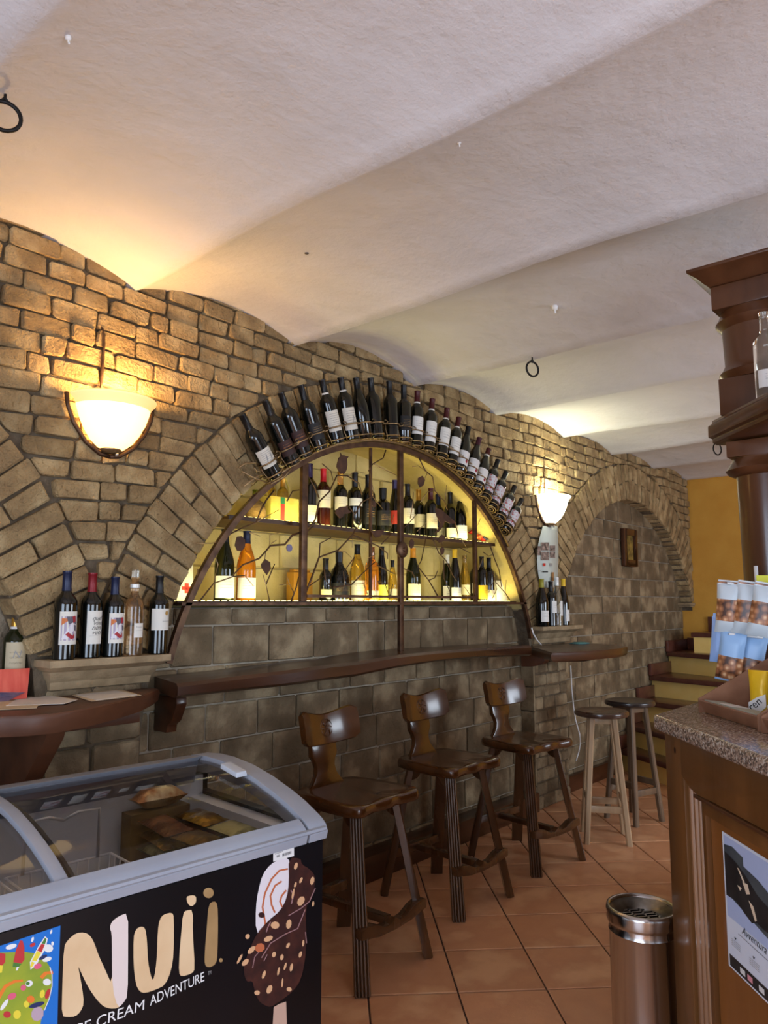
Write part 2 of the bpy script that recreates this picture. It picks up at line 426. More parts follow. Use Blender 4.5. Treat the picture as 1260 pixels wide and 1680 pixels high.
a1 = arch_root('trim_1'); bricks(a1, voussoirs(AL, RO['L'], DEG(14), DEG(92), .083, [(-1, 0, -1.497), (0, 1, 1.255)], .10, rr), brickM)
a2 = arch_root('trim_2'); bricks(a2, voussoirs(AN, RO['N'], DEG(13), DEG(167), .082, [(1, 0, 1.507), (-1, 0, -4.945), (0, 1, 1.255)], .10, rr, -.006), brickM)
a3 = arch_root('trim_3'); bricks(a3, voussoirs(AR, RO['R'], DEG(24), DEG(165), .072, [(1, 0, 4.955), (-1, 0, -8.125), (0, 1, 1.28)], .118, rr, .002), brickM)
# stone corbel that ends the right arch
mk('corbel', join(box(7.99, 8.125, -.02, .12, 1.415, 1.445), box(8.01, 8.125, -.012, .115, 1.40, 1.415)), capM, a3, bev=.006)
# ------------------------------------------------------------------ stone block walls (recessed)
def blocks(x0, x1, z0, z1, ch, w0, w1, yf, yb, R, test=None, g=.004, jit=.002, ins=.006, chf=.006):
    out = []; z = z0
    while z < z1 - .02:
        h = min(ch * R.uniform(.88, 1.12), z1 - z); x = x0 - R.uniform(0, w0 * .8)
        if z1 - z - h < .05: h = z1 - z
        while x < x1:
            w = R.uniform(w0, w1); a, b = max(x, x0) + g, min(x + w, x1) - g; x += w
            if b - a < .03: continue
            P = [(a, z + g), (b, z + g), (b, z + h - g), (a, z + h - g)]
            if test:
                P = test(P)
                if not P or len(P) < 3: continue
                P = dedupe(P)
                if len(P) < 3 or parea(P) < .002: continue
            out.append(brick_shape(P, yf + R.uniform(-.003, .003), yb, chf, ins, jit, R, .45))
        z += h
    return out
WN = struct('wall_niche', box(NJ0 - .02, NJ1 + .02, .112, .44, 0, 1.425), stonemortM)
bricks(WN, blocks(NJ0, NJ1, 0, 1.425, .165, .22, .34, .100, .116, rr), stoneM, 'stone_block', smooth=False)
WA = struct('wall_alcove', box(RJ - .02, 8.12, .124, .2, 0, 2.45), stonemortM)
def inarch(A, m):
    def f(P):
        cx = sum(p[0] for p in P) / len(P); cz = sum(p[1] for p in P) / len(P); dx, dz = cx - A[0], cz - A[1]; d = math.hypot(dx, dz)
        if cz < A[1]: return P
        if d > A[2] + m + .1: return None
        if max(math.hypot(p[0] - A[0], p[1] - A[1]) for p in P) > A[2] + m: P = clip(P, -dx / d, -dz / d, -((dx * A[0] + dz * A[1]) / d + A[2] + m))
        return P
    return f
bricks(WA, blocks(RJ, 8.12, 0, 2.4, .165, .2, .36, .112, .128, rr, inarch(AR, .03), jit=.0015, ins=.004), stoneM, 'stone_block', smooth=False)
# back of the bottle niche
WK = struct('wall_niche_back', box(NJ0 - .02, NJ1 + .02, .40, .46, 1.40, 2.45), M('niche_mortar', (196, 180, 120), .9, c2=(178, 160, 104), vs=9, bump=(40, .006)))
nicheM = M('niche_stone', (202, 182, 118), .85, c2=(224, 204, 142), vs=5, rnd=.08, bump=((10, .02), (50, .004)), spec=.2)
bricks(WK, blocks(NJ0, NJ1, 1.42, 2.42, .2, .3, .5, .388, .404, rr, inarch(AN, -.002), g=.003, jit=.003, ins=.008), nicheM, 'stone_block', smooth=False)
# painted soffit lining of the niche
def soffit():
    V, Fc = [], []; n = 60
    for k in range(n + 1):
        t = DEG(22) + DEG(136) * k / n
        for y, r in ((.02, 1.549), (.40, 1.546)): V.append((AN[0] + r * math.cos(t), y, AN[1] + r * math.sin(t)))
    for k in range(n): Fc.append((2 * k, 2 * k + 1, 2 * k + 3, 2 * k + 2))
    return V, Fc
mk('niche_lining', soffit(), nicheM, WK, smooth='all')
# ------------------------------------------------------------------ piers: stones below, moulded capitals on top
def pier_stones(x0, x1, z1, ch, w0, w1): return blocks(x0, x1, 0, z1, ch, w0, w1, .002, YM + .004, rr, g=.004, jit=.003, ins=.008, chf=.008)
bricks(WB, [], brickM)
P1 = arch_root('trim_4'); bricks(P1, pier_stones(LJ, NJ0, 1.13, .15, .17, .27), stoneM, 'stone_block', smooth=False)
P2 = arch_root('trim_5'); bricks(P2, pier_stones(NJ1 + .0, RJ, 1.15, .085, .14, .24), stoneM, 'stone_block', smooth=False)
def jamb_stones(x, z1, ch):                        # left face of the right pier
    out = []; z = 0
    while z < z1 - .03:
        h = min(ch, z1 - z); out.append(box(x - .012, x + .003, .0, .115, z + .004, z + h - .004)); z += h
    return out
for s in jamb_stones(NJ1, 1.15, .17):
    s, c = centred(s); put('stone_block', mesh(s, bev=.004), stoneM, P2, loc=c)
def capital(name, x0, x1, zt, h, out):
    pr = [(0.0, 0), (.004, 0), (.012, .25), (.03, .38), (.045, .60), (.07, .66), (.078, .72), (.10, .78), (.10, 1.0), (0, 1.0)]
    L = []
    for d, t in pr:
        e = d * out / .10
        L.append([(x0 - e * .5, .10, zt - h + h * t), (x0 - e * .5, -e, zt - h + h * t), (x1 + e * .25, -e, zt - h + h * t), (x1 + e * .25, .10, zt - h + h * t)])
    return struct(name, loft(L[:-1], True), capM, bev=.004)
capital('trim_6', LJ + .01, NJ0 + .02, 1.243, .115, .115)
capital('trim_7', NJ1 + .0, RJ + .04, 1.278, .125, .11)
# ------------------------------------------------------------------ other walls
OW = struct('wall_right', box(8.13, 8.22, YF, .5, 0, 3.0), orangeM)
def wall_open(name, horiz, c, a0, a1, opens, m, t=.08):
    """wall with rectangular openings (a_lo, a_hi, z_lo, z_hi)"""
    S = []; cur = a0
    def b(x0, x1, z0, z1):
        if x1 - x0 > 1e-4 and z1 - z0 > 1e-4: S.append(box(x0, x1, c - t, c, z0, z1) if horiz else box(c - t, c, x0, x1, z0, z1))
    for lo, hi, zl, zh in opens:
        b(cur, lo, 0, 3.0); b(lo, hi, 0, zl); b(lo, hi, zh, 3.0); cur = hi
    b(cur, a1, 0, 3.0); return struct(name, join(*S), m)
wall_open('wall_front', True, YF, XW0, XW1 + .1, [(-.8, 1.4, .0, 2.3), (4.1, 6.3, .75, 2.25)], wallM)
wall_open('wall_left', False, XW0, YF, .2, [(-4.1, -1.7, .05, 2.35)], wallM)
frameM = wood('door_frame_wood', (96, 62, 38), (126, 84, 52), .4, 'Z', 10)
def frame_rect(u0, u1, z0, z1, t, f):               # f(u,z) box maker
    return join(f(u0, u0 + t, z0, z1), f(u1 - t, u1, z0, z1), f(u0 + t, u1 - t, z1 - t, z1), f(u0 + t, u1 - t, z0, z0 + t), f((u0 + u1) / 2 - t / 2, (u0 + u1) / 2 + t / 2, z0 + t, z1 - t))
struct('door_1', frame_rect(-4.1, -1.7, .0, 2.35, .07, lambda a, b, c, d: box(XW0 - .05, XW0 + .005, a, b, c, d)), frameM)
for nm, a, b, za, zb_ in (('door_2', -.8, 1.4, .0, 2.3), ('window_1', 4.1, 6.3, .75, 2.25)):
    struct(nm, frame_rect(a, b, za, zb_, .06, lambda p, q, c, d: box(p, q, YF - .05, YF + .005, c, d)), frameM)
# dark skirting along the foot of the brick wall
struct('baseboard_back', join(box(NJ0, NJ1, -.02, .104, 0, .13)), dkwood, bev=.008)
struct('baseboard_alcove', box(RJ + .03, 6.38, .07, .118, 0, .12), dkwood, bev=.006)
# ------------------------------------------------------------------ stairs in the far corner
stepM = M('stair_brown_stone', (84, 46, 38), .3, c2=(104, 62, 50), vs=12, bump=(60, .001), coat=.2)
riserM = M('stair_riser_yellow', (236, 198, 112), .6, c2=(240, 206, 126), vs=6, bump=(40, .001))
def stairs():
    ZS = [0, .185, .37, .56, .757, .96]
    # nosing lines: far end against the stone wall, near end towards the room
    N_ = [((6.44, .104), (5.72, -1.05)), ((6.62, .104), (5.84, -1.05)), ((6.855, .104), (6.55, -1.05)), ((7.165, .104), (6.88, -1.05)), ((7.62, .104), (7.14, -1.05)), ((8.125, .104), (8.125, -1.05))]
    st = thing('staircase', 'brown stone steps with yellow risers beside the stone block wall', 'stairs', (7, -.4, 0))
    for k in range(5):
        (ax, ay), (bx, by) = N_[k]; (cx, cy), (dx, dy) = N_[k + 1]; z = ZS[k + 1]; zb = ZS[k]
        mk('riser', loft([[(ax + .02, ay, q), (bx + .02, by, q), (8.125, by, q), (8.125, ay, q)] for q in (zb, z - .045)]), riserM, st, world=True)
        e = .03
        mk('tread', loft([[(ax - e, ay, q), (bx - e, by, q), (min(dx + .03, 8.125), dy, q), (min(cx + .03, 8.125), .104, q)] for q in (z - .045, z)]), stepM, st, world=True, bev=.008)
        mk('skirting', box(ax - .05, min(cx + .02, 8.12), .075, .104, z, z + .11), stepM, st, world=True, bev=.006)
    z = ZS[5]
    mk('skirting', box(8.10, 8.126, -.145, .075, z, z + .12), stepM, st, world=True, bev=.004)
    mk('skirting', box(8.10, 8.126, -1.05, -.145, z + .16, z + .34), stepM, st, world=True, bev=.004)
    mk('riser', box(7.60, 8.126, -1.05, -.165, z, z + .15), riserM, st, world=True)
    mk('tread', box(7.58, 8.126, -1.05, -.145, z + .15, z + .195), stepM, st, world=True, bev=.008)
stairs()
# ------------------------------------------------------------------ wall lamps
def sconce(X, z, warm, label, power):
    t = thing('wall_lamp', label, 'lamp', (X, 0, z - .2), group=None)
    pr = [(.034, 0), (.052, .004), (.085, .03), (.112, .068), (.133, .11), (.146, .15), (.150, .164)]
    inner = [(max(r - .006, .004), zz + .005) for r, zz in reversed(pr)]
    g = emis('lamp_glass_warm' if warm else 'lamp_glass_cool', (255, 206, 120) if warm else (255, 250, 225), 3.4 if warm else 4.2, (255, 236, 200))
    sh = lathe(pr + inner, 32, PI, 2 * PI)
    mk('glass_shade', [(p[0], p[1] * .95 - .022, p[2]) for p in sh[0]] and ([(p[0], p[1] * .95 - .022, p[2]) for p in sh[0]], sh[1]), g, t, smooth='all')
    g2 = emis('lamp_rim_warm' if warm else 'lamp_rim_cool', (255, 190, 100) if warm else (255, 250, 225), 1.0 if warm else 2.6, (250, 226, 180))
    rm = lathe([(.149, .163), (.158, .180), (.172, .194), (.175, .202), (.170, .207), (.163, .200), (.152, .186), (.143, .166)], 32, PI, 2 * PI)
    mk('glass_rim', ([(p[0], p[1] * .95 - .022, p[2]) for p in rm[0]], rm[1]), g2, t, smooth='all')
    cup = lathe([(.0, -.016), (.03, -.014), (.042, -.004), (.044, .006), (.036, .012)], 20, PI, 2 * PI)
    mk('base_cup', mv(cup, 0, -.022, 0), rackM, t, smooth='all')
    mk('finial', mv(lathe([(0, -.03), (.007, -.027), (.009, -.02), (.006, -.014), (0, -.013)], 12), 0.012, -.055, 0), steelM, t, smooth='all')
    for s in (-1, 1):                              # bent strap behind the bowl
        mk('strap', tube([(s * .185, -.016, .20), (s * .178, -.018, .15), (s * .15, -.018, .085), (s * .10, -.018, .02), (s * .04, -.02, -.02), (0, -.022, -.026)], .009, 6), ironM, t, smooth='all')
    mk('back_plate', box(-.07, .07, -.02, -.008, .0, .14), ironM, t, bev=.004)
    mk('conduit', tube([(-.045, -.016, .16), (-.045, -.016, .3), (-.043, -.017, .42), (-.046, -.016, .47), (-.052, -.008, .492), (-.054, 0.0, .5)], .006, 6), ironM, t, smooth='all')
    l = bpy.data.lights.new('bulb_light', 'POINT'); l.energy = power; l.shadow_soft_size = .035; l.color = (1, .62, .24) if warm else (.93, 1.0, .74)
    lo = bpy.data.objects.new('bulb_light', l); COL.objects.link(lo); lo.parent = t; lo.location = (0, -.085, .19)
    return t
sconce(1.492, 2.25, True, 'warm glowing half bowl wall lamp on the brick wall above five bottles', 17)
sconce(5.035, 2.235, False, 'white glowing half bowl wall lamp above the hanging paper strip', 19)
# ------------------------------------------------------------------ long bar shelf of dark wood
def bar_shelf():
    t = thing('bar_shelf', 'long dark wooden bar shelf with wavy front edge along the stone wall', 'shelf', (3.2, 0, 1.1))
    fp = []
    for x, y in ((292, 1122.5), (300, 1121.5), (345, 1116), (387, 1111), (425, 1106.5), (463, 1102), (505, 1096.5), (544, 1091), (585, 1087), (625.7, 1080), (650, 1076), (676, 1073), (717, 1069), (755, 1066.5), (793, 1064), (835, 1061.5), (872, 1059.5)):
        fp.append(onY(x, y, -.2 + .012 * math.sin(x * .035)))
    top, bot, tb, bb = [], [], [], []
    L = []
    for ip, p in enumerate(fp):
        xb_ = p.x + (.09 if ip == 0 else .08 if ip == 1 else 0); e = .012 * math.sin(p.x * 7); th = .062 + .008 * math.sin(p.x * 3)
        L.append([(xb_, .10, p.z + .004), (p.x, p.y + .012, p.z + .002), (p.x, p.y, p.z - .012), (p.x, p.y + .002 + e * .3, p.z - th * .8), (p.x, p.y + .02, p.z - th), (xb_, .10, p.z - th)])
    mk('plank', loft(L), dkwoodY, t, world=True, smooth=True)
    for X, zt in ((1.835, 1.05), (4.70, 1.09)):
        pl = [(.10, 0), (-.06, 0), (-.065, -.03), (-.05, -.06), (-.03, -.10), (.0, -.12), (.005, -.15), (.10, -.15)] if X < 3 else [(.02, 0), (-.16, 0), (-.165, -.05), (-.15, -.075), (-.06, -.105), (.02, -.11)]
        s = prismX(pl, X - .025, X + .025) if X < 3 else prismX([(y, z * .8) for y, z in pl], X - .04, X + .03)
        mk('bracket', mv(s, 0, 0, zt + (.012 if X < 3 else 0)), dkwood if X < 3 else redwood, t, world=True, bev=.006)
    return t
bar_shelf()
def live_slab(name, label, cat, pts, z, th, m, loc, brs, amp=.006):
    t = thing(name, label, cat, loc)
    pts = smooth_poly(pts, 1) if False else pts
    def off(k, P, d): # inset towards the centre
        cx = sum(p[0] for p in P) / len(P); cy = sum(p[1] for p in P) / len(P)
        return [(cx + (p[0] - cx) * (1 - d), cy + (p[1] - cy) * (1 - d)) for p in P]
    R = random.Random(len(pts)); J = [R.uniform(-amp, amp) for _ in pts]
    L = [[(x, y, z - th) for x, y in off(0, pts, .045)], [(x, y + j, z - th * .75) for (x, y), j in zip(off(0, pts, .012), J)], [(x, y + j, z - th * .25) for (x, y), j in zip(pts, J)], [(x, y, z - .004) for x, y in off(0, pts, .008)], [(x, y, z) for x, y in off(0, pts, .02)]]
    mk('slab', loft(L), m, t, world=True, smooth=True)
    for n, s in brs: mk(n, s, redwood if 'rail' in n else m, t, world=True, bev=.006)
    return t
# half round slab in front of the right pier
Z2 = 1.14
tp = [onZ(x, y, Z2) for x, y in ((876, 1072), (905, 1071), (935, 1069.5), (965, 1068), (995, 1066), (1018, 1064), (1030, 1061))]
pts = [(4.70, .0)] + [(p.x, p.y) for p in tp] + [(5.34, -.36), (5.40, -.2), (5.40, .0)]
pts[1] = (4.50, -.22)
live_slab('wall_table', 'half round black-brown live edge slab table on the right pier', 'table', pts, Z2, .058, dkwoodY, (5.0, -.1, 1.08),
          [('bracket', prismX([(0, 1.085), (-.42, 1.085), (-.40, 1.06), (-.30, 1.035), (-.1, 1.02), (0, 1.02)], 4.98, 5.06))])
# half round console in front of the left arch
Z1 = 1.105
cp = [(.10, -.20), (.22, -.32), (.45, -.40), (.75, -.41)] + [(p.x, p.y) for p in (onZ(x, y, Z1) for x, y in ((0, 1176), (50, 1174), (95, 1170), (150, 1161), (200, 1150), (240, 1139), (262, 1129)))] + [(1.725, .0), (1.31, .005), (1.28, .12), (.05, .12)]
live_slab('console_table', 'half round red-brown wooden console slab strewn with papers', 'table', cp, Z1, .062, redwood, (1.0, -.1, 1.0),
          [('bracket', prismX([(.12, 1.045), (-.30, 1.045), (-.28, 1.0), (-.06, .76), (.0, .70), (.12, .70)], 1.17, 1.235)),
           ('under_rail', box(1.24, 1.60, -.14, -.09, .995, 1.045))])
# ------------------------------------------------------------------ niche shelves with light strips along their front lips
def nshelf(z, R_, label, zlab):
    half = math.sqrt(1.535 ** 2 - (z - AN[1]) ** 2) - .012
    x0, x1 = AN[0] - half, AN[0] + half
    t = thing('niche_shelf', label, 'shelf', (AN[0], .2, z - .02))
    mk('board', box(x0, x1, .045, .39, z - .016, z), shelfM, t, world=True, bev=.003)
    mk('front_lip', box(x0, x1, .035, .045, z - .017, z + .004), shelfM, t, world=True)
    ledM = emis('led_strip_light', (255, 232, 140), 6)
    S = []; x = x0 + .05
    while x < x1 - .05: S.append(box(x, x + .022, .049, .058, z + .001, z + .007)); x += .04
    mk('light_strip', join(*S), ledM, t, world=True)
    return x0, x1
SH2 = nshelf(1.848, 0, 'upper lit wooden shelf inside the arched bottle niche', 'u')
SH1 = nshelf(1.452, 0, 'lower lit wooden ledge at the foot of the arched bottle niche', 'l')
def strip(x0, x1, z, power):
    l = bpy.data.lights.new('led_strip', 'AREA'); l.shape = 'RECTANGLE'; l.size = x1 - x0; l.size_y = .02; l.energy = power; l.color = (1.0, .86, .30)
    o = bpy.data.objects.new('led_strip', l); COL.objects.link(o); o.location = ((x0 + x1) / 2, .062, z + .01); o.rotation_euler = (PI - DEG(25), 0, 0)
strip(SH2[0] + .05, SH2[1] - .05, 1.848, 4.5); strip(SH1[0] + .05, SH1[1] - .05, 1.452, 6.5)
# ------------------------------------------------------------------ bottles
darkG = M('dark_wine_glass', (10, 12, 10), .06, spec=.6, coat=.3)
brownG = M('brown_wine_glass', (58, 22, 14), .06, trans=.25)
greenG = glass('green_wine_glass', (96, 106, 30), .75)
oliveG = M('olive_wine_glass', (30, 34, 12), .05, trans=.3)
amberG = glass('orange_wine_glass', (244, 160, 40), .8)
roseG = glass('pale_rose_glass', (250, 214, 168), .95)
goldG = glass('white_wine_glass', (226, 190, 80), .85)
clearG = glass('clear_bottle_glass', (250, 248, 235), .95)
def cap_m(n, c, rough=.35, metal=.2): return M('capsule_' + n, c, rough, metal)
CAPS = {'black': cap_m('black', (22, 20, 22)), 'navy': cap_m('navy', (28, 36, 66)), 'red': cap_m('red', (126, 20, 30)), 'bright_red': cap_m('bright_red', (200, 24, 38)),
        'maroon': cap_m('maroon', (74, 22, 26)), 'gold': cap_m('gold', (196, 146, 60), .3, .7), 'yellow': cap_m('yellow', (228, 186, 44), .45, .1), 'clear': clearG,
        'white': cap_m('white', (225, 225, 220)), 'violet': cap_m('violet', (52, 40, 84)), 'purple': cap_m('purple', (70, 26, 44)), 'orange': cap_m('orange', (222, 150, 40)), 'olive': cap_m('olive', (142, 136, 40))}
def labmat(name, base, ink, sc=1.0, amt=.5, band=(.35, .75)):
    """paper with rows of small print"""
    m = M(name, base, .6); nt = m.node_tree; N = nt.nodes; L = nt.links; b = N['Principled BSDF']
    tc = N.new('ShaderNodeTexCoord'); sx = N.new('ShaderNodeSeparateXYZ'); L.new(tc.outputs['Generated'], sx.inputs[0])
    def mth(op, a, bb=None, v=0.0):
        q = N.new('ShaderNodeMath'); q.operation = op
        L.new(a, q.inputs[0]) if not isinstance(a, float) else None
        if bb is not None: L.new(bb, q.inputs[1])
        else: q.inputs[1].default_value = v
        return q.outputs[0]
    row = mth('GREATER_THAN', mth('SINE', mth('MULTIPLY', sx.outputs[2], v=44.0 * sc)), v=.45)
    nz = N.new('ShaderNodeTexNoise'); nz.inputs['Scale'].default_value = 16 * sc; mp = N.new('ShaderNodeMapping'); mp.inputs['Scale'].default_value = (1, 1, 6); L.new(tc.outputs['Generated'], mp.inputs[0]); L.new(mp.outputs[0], nz.inputs['Vector'])
    msk = mth('MULTIPLY', row, mth('GREATER_THAN', nz.outputs['Fac'], v=.5))
    zb = mth('MULTIPLY', mth('GREATER_THAN', sx.outputs[2], v=band[0]), mth('LESS_THAN', sx.outputs[2], v=band[1]))
    xb = mth('LESS_THAN', mth('ABSOLUTE', mth('SUBTRACT', sx.outputs[0], v=.5)), v=.33)
    msk = mth('MULTIPLY', mth('MULTIPLY', msk, mth('MULTIPLY', zb, xb)), v=amt)
    mx = N.new('ShaderNodeMix'); mx.data_type = 'RGBA'; mx.inputs[6].default_value = lin(base); mx.inputs[7].default_value = lin(ink); L.new(msk, mx.inputs[0]); L.new(mx.outputs[2], b.inputs['Base Color'])
    return m
LAB = {'cream': labmat('label_cream', (226, 216, 190), (96, 80, 60)), 'white': labmat('label_white', (228, 226, 222), (70, 70, 80)), 'ivory': labmat('label_ivory', (214, 208, 196), (60, 56, 52), 1.4, .7, (.2, .9)),
       'black': labmat('label_black', (24, 22, 24), (190, 150, 90), 1.2, .6), 'darkred': labmat('label_dark_picture', (52, 26, 22), (196, 120, 60), .8, .6), 'yellow': labmat('label_yellow', (238, 198, 44), (90, 70, 20)),
       'lemon': labmat('label_lemon', (214, 214, 90), (80, 90, 30)), 'floral': M('label_floral', (206, 206, 214), .6, c2=(178, 60, 54), vs=60, lo=.5, hi=.62), 'tan': labmat('label_tan', (190, 176, 146), (80, 66, 50)),
       'redstripe': M('label_red_stripe', (190, 60, 50), .6), 'paper': M('label_paper', (226, 222, 212), .65), 'rosemark': M('label_rose', (222, 220, 220), .6)}
PROF = {
 'bordeaux': [(0, 0), (.034, 0), (.0378, .004), (.0378, .188), (.0365, .202), (.031, .214), (.022, .225), (.0160, .236), (.0148, .250), (.0146, .296), (.0160, .298), (.0160, .304), (0, .304)],
 'burgundy': [(0, 0), (.038, 0), (.0412, .005), (.0412, .150), (.0385, .170), (.031, .198), (.022, .224), (.0165, .246), (.0150, .262), (.0146, .292), (.0160, .294), (.0160, .300), (0, .300)],
 'flute': [(0, 0), (.034, 0), (.0372, .004), (.0372, .150), (.034, .180), (.027, .220), (.020, .255), (.0155, .285), (.0148, .322), (.0160, .324), (.0160, .332), (0, .332)],
 'square': [(0, 0), (.036, 0), (.039, .004), (.039, .196), (.036, .210), (.025, .220), (.0165, .230), (.0150, .236), (.0150, .300), (.0165, .302), (.0165, .308), (0, .308)],
 'squat': [(0, 0), (.038, 0), (.0415, .004), (.0415, .150), (.039, .163), (.028, .172), (.018, .180), (.018, .232), (.020, .234), (.020, .242), (0, .242)],
 'round': [(0, 0), (.046, 0), (.051, .006), (.053, .10), (.050, .125), (.040, .150), (.024, .172), (.0175, .190), (.0165, .236), (.018, .238), (.018, .246), (0, .246)],
 'small': [(0, 0), (.028, 0), (.031, .004), (.031, .125), (.029, .135), (.018, .150), (.0135, .160), (.0135, .205), (.015, .207), (.015, .213), (0, .213)]}
CAPZ = {'bordeaux': .236, 'burgundy': .246, 'flute': .275, 'square': .232, 'squat': .185, 'round': .192, 'small': .158}
_bm = {}
def bmesh_of(key, fn):
    if key not in _bm: _bm[key] = fn()
    return _bm[key]
def cyl_part(r, z0, z1, arc, n=14):
    a = DEG(arc) / 2; V = []; Fc = []
    for k in range(n + 1):
        t = -a + 2 * a * k / n
        for z in (z0, z1): V.append((r * math.sin(t), -r * math.cos(t), z))
    for k in range(n): Fc.append((2 * k, 2 * k + 2, 2 * k + 3, 2 * k + 1))
    return V, Fc
def bottle(kind, g, cap, lab, loc, label, group=None, rot=(0, 0, 0), face=0.0, lz=None, arc=150, neck=None, s=1.0, second=None, capz=None):
    pr = PROF[kind]; t = thing('wine_bottle', label, 'bottle', loc, rot, group); t.scale = (s, s, s)
    put('glass_body', bmesh_of((kind,), lambda: mesh(lathe(pr, 24), smooth=True)), g, t)
    if cap:
        c0 = capz or CAPZ[kind]
        cp = [(r + .0008, z) for r, z in pr if z >= c0 - .001]; cp = [(cp[0][0] + .0002, c0)] + cp[1:-1] + [(cp[-2][0], pr[-1][1] + .0008), (0, pr[-1][1] + .001)]
        put('capsule', bmesh_of((kind, 'cap', c0), lambda: mesh(lathe(cp, 20), smooth=True)), CAPS[cap], t)
    if lab:
        R = max(r for r, z in pr); z0, z1 = lz or (.055, .15)
        put('label', bmesh_of((kind, 'lab', z0, z1, arc), lambda: mesh(cyl_part(R + .0007, z0, z1, arc), smooth='all')), LAB[lab], t, rot=(0, 0, face))
        if second:
            put('neck_label' if second[0] > .2 else 'second_label', bmesh_of((kind, 'l2', second[:3]), lambda: mesh(cyl_part(R + .0007, second[0], second[1], second[2]), smooth='all')), LAB[second[3]], t, rot=(0, 0, face))
    if neck:
        put('neck_band', bmesh_of((kind, 'neck'), lambda: mesh(lathe([(CAPZ[kind] and [r for r, z in pr if z >= CAPZ[kind] - .001][0] + .0012, CAPZ[kind] - .012), ([r for r, z in pr if z >= CAPZ[kind] - .001][0] + .0012, CAPZ[kind] + .006)], 20), smooth='all')), LAB[neck] if neck in LAB else neck, t)
    return t
def bent(t, pts_faces, R, face, m, name, z0, x0=0.0, off=.0014):
    V = []
    for p in pts_faces[0]:
        a = (p[0] + x0) / R; r = R + off; V.append((r * math.sin(a), -r * math.cos(a), p[1] + z0))
    lab = next((c for c in t.children if c.name.split('.')[0] == 'label'), None)
    return put(name, mesh((V, pts_faces[1]), smooth='all', recalc=False), m, lab or t, rot=(0, 0, 0) if lab else (0, 0, face))
def tri(pts):
    bm = bmesh.new(); bm.faces.new([bm.verts.new((p[0], p[1], 0)) for p in pts]); bmesh.ops.triangulate(bm, faces=bm.faces); bmesh.ops.subdivide_edges(bm, edges=bm.edges, cuts=3, use_grid_fill=True); bmesh.ops.triangulate(bm, faces=bm.faces)
    bm.verts.index_update(); r = ([tuple(v.co) for v in bm.verts], [tuple(v.index for v in f.verts) for f in bm.faces]); bm.free(); return r
inkM = M('ink_black', (26, 24, 26), .7); goldInk = M('ink_gold', (190, 150, 80), .4, .3); greyInk = M('ink_grey', (150, 148, 146), .7)
artO, artG, artR, artW, artV = (M('print_' + n, c, .6) for n, c in (('orange', (206, 116, 56)), ('slate', (98, 92, 104)), ('red', (168, 44, 52)), ('white', (226, 222, 228)), ('mauve', (176, 162, 184))))
# --- five bottles and their neighbours on the left pier capital
ZL = 1.2435
def pierx(px, y=-.065): return onY(px, 1078, y).x
GA = 'bottles on the left pier capital'
def art_label(t, fc):
    R = .0378
    for m, pts in ((artV, [(-.028, .066), (.028, .066), (.028, .148), (-.028, .148)]), (artO, [(-.027, .118), (-.002, .136), (.004, .142), (-.027, .142)]), (artG, [(-.012, .148), (.022, .148), (.027, .118), (.012, .128), (-.004, .12)]),
                   (artR, [(.008, .148), (.02, .150), (.022, .130), (.012, .124)]), (artW, [(-.026, .072), (.004, .124), (.014, .128), (.018, .1), (.0, .088), (-.01, .07)]), (artG, [(.014, .12), (.027, .116), (.027, .096), (.016, .1)]),
                   (artR, [(-.014, .086), (-.004, .096), (.0, .09), (.012, .082), (.018, .092), (.02, .074), (.006, .07)]), (artW, [(.0, .1), (.01, .112), (.014, .098), (.006, .092)])):
        bent(t, tri(pts), R, fc, m, 'label_print', 0, off=.0012 + .0002 * (pts[0][0] * 40 + 1.2))
for px, dy in ((104, -.075), (184, -.07)):
    first = px < 150
    t = bottle('bordeaux', darkG, 'navy', 'paper', (pierx(px, dy), dy, ZL), ('dark wine bottle with navy capsule and colourful abstract label, outermost by the console bottle' if first else 'dark wine bottle with navy capsule and colourful abstract label, beside the clear rose bottle'), GA, face=DEG(-2), lz=(.052, .165), arc=104)
    art_label(t, DEG(-2)); t.scale = (1.05 if first else 1.0,) * 3
t = bottle('bordeaux', darkG, 'red', 'paper', (pierx(146, -.06), -.06, ZL), 'dark wine bottle with red capsule and handwritten white label', GA, face=DEG(2), lz=(.05, .168), arc=96, s=1.04)
for k, (w_, x_) in enumerate((('quel', .004), ('vino', .008), ('non', .002), ('vuoi', .004))):
    bent(t, text_shape(w_, .023, .45), .0378, DEG(2), inkM, 'label_lettering', .134 - .0165 * k, x_)
bent(t, tri([(-.022, .078), (.024, .082), (.024, .0826), (-.022, .0786)]), .0378, DEG(2), greyInk, 'label_lettering', 0)
t = bottle('bordeaux', roseG, None, 'paper', (pierx(217, -.07), -.07, ZL), 'clear bottle of pale rose wine with small white label', GA, face=DEG(4), lz=(.07, .125), arc=62)
put('glass_stopper', mesh(lathe([(0, .302), (.0135, .302), (.0135, .332), (.010, .336), (0, .336)], 16), smooth=True), clearG, t)
put('neck_band', mesh(lathe([(.0168, .262), (.0185, .264), (.0185, .276), (.0165, .278)], 18), smooth=True), CAPS['white'], t)
bent(t, text_shape('Rosato', .009), .0378, DEG(4), greyInk, 'label_lettering', .108)
bent(t, tri([(-.014, .096), (.014, .097), (.014, .0975), (-.014, .0965)]), .0378, DEG(4), greyInk, 'label_lettering', 0)
t = bottle('bordeaux', darkG, 'black', 'paper', (pierx(258, -.06), -.06, ZL), 'dark wine bottle with black capsule and wide cream label next to the rose bottle', GA, face=DEG(0), lz=(.092, .175), arc=150, s=1.03)
bent(t, tri([(.012 + .008 * math.cos(a * .5), .158 + .009 * math.sin(a * .5)) for a in range(12)]), .0378, 0, goldInk, 'label_emblem', 0)
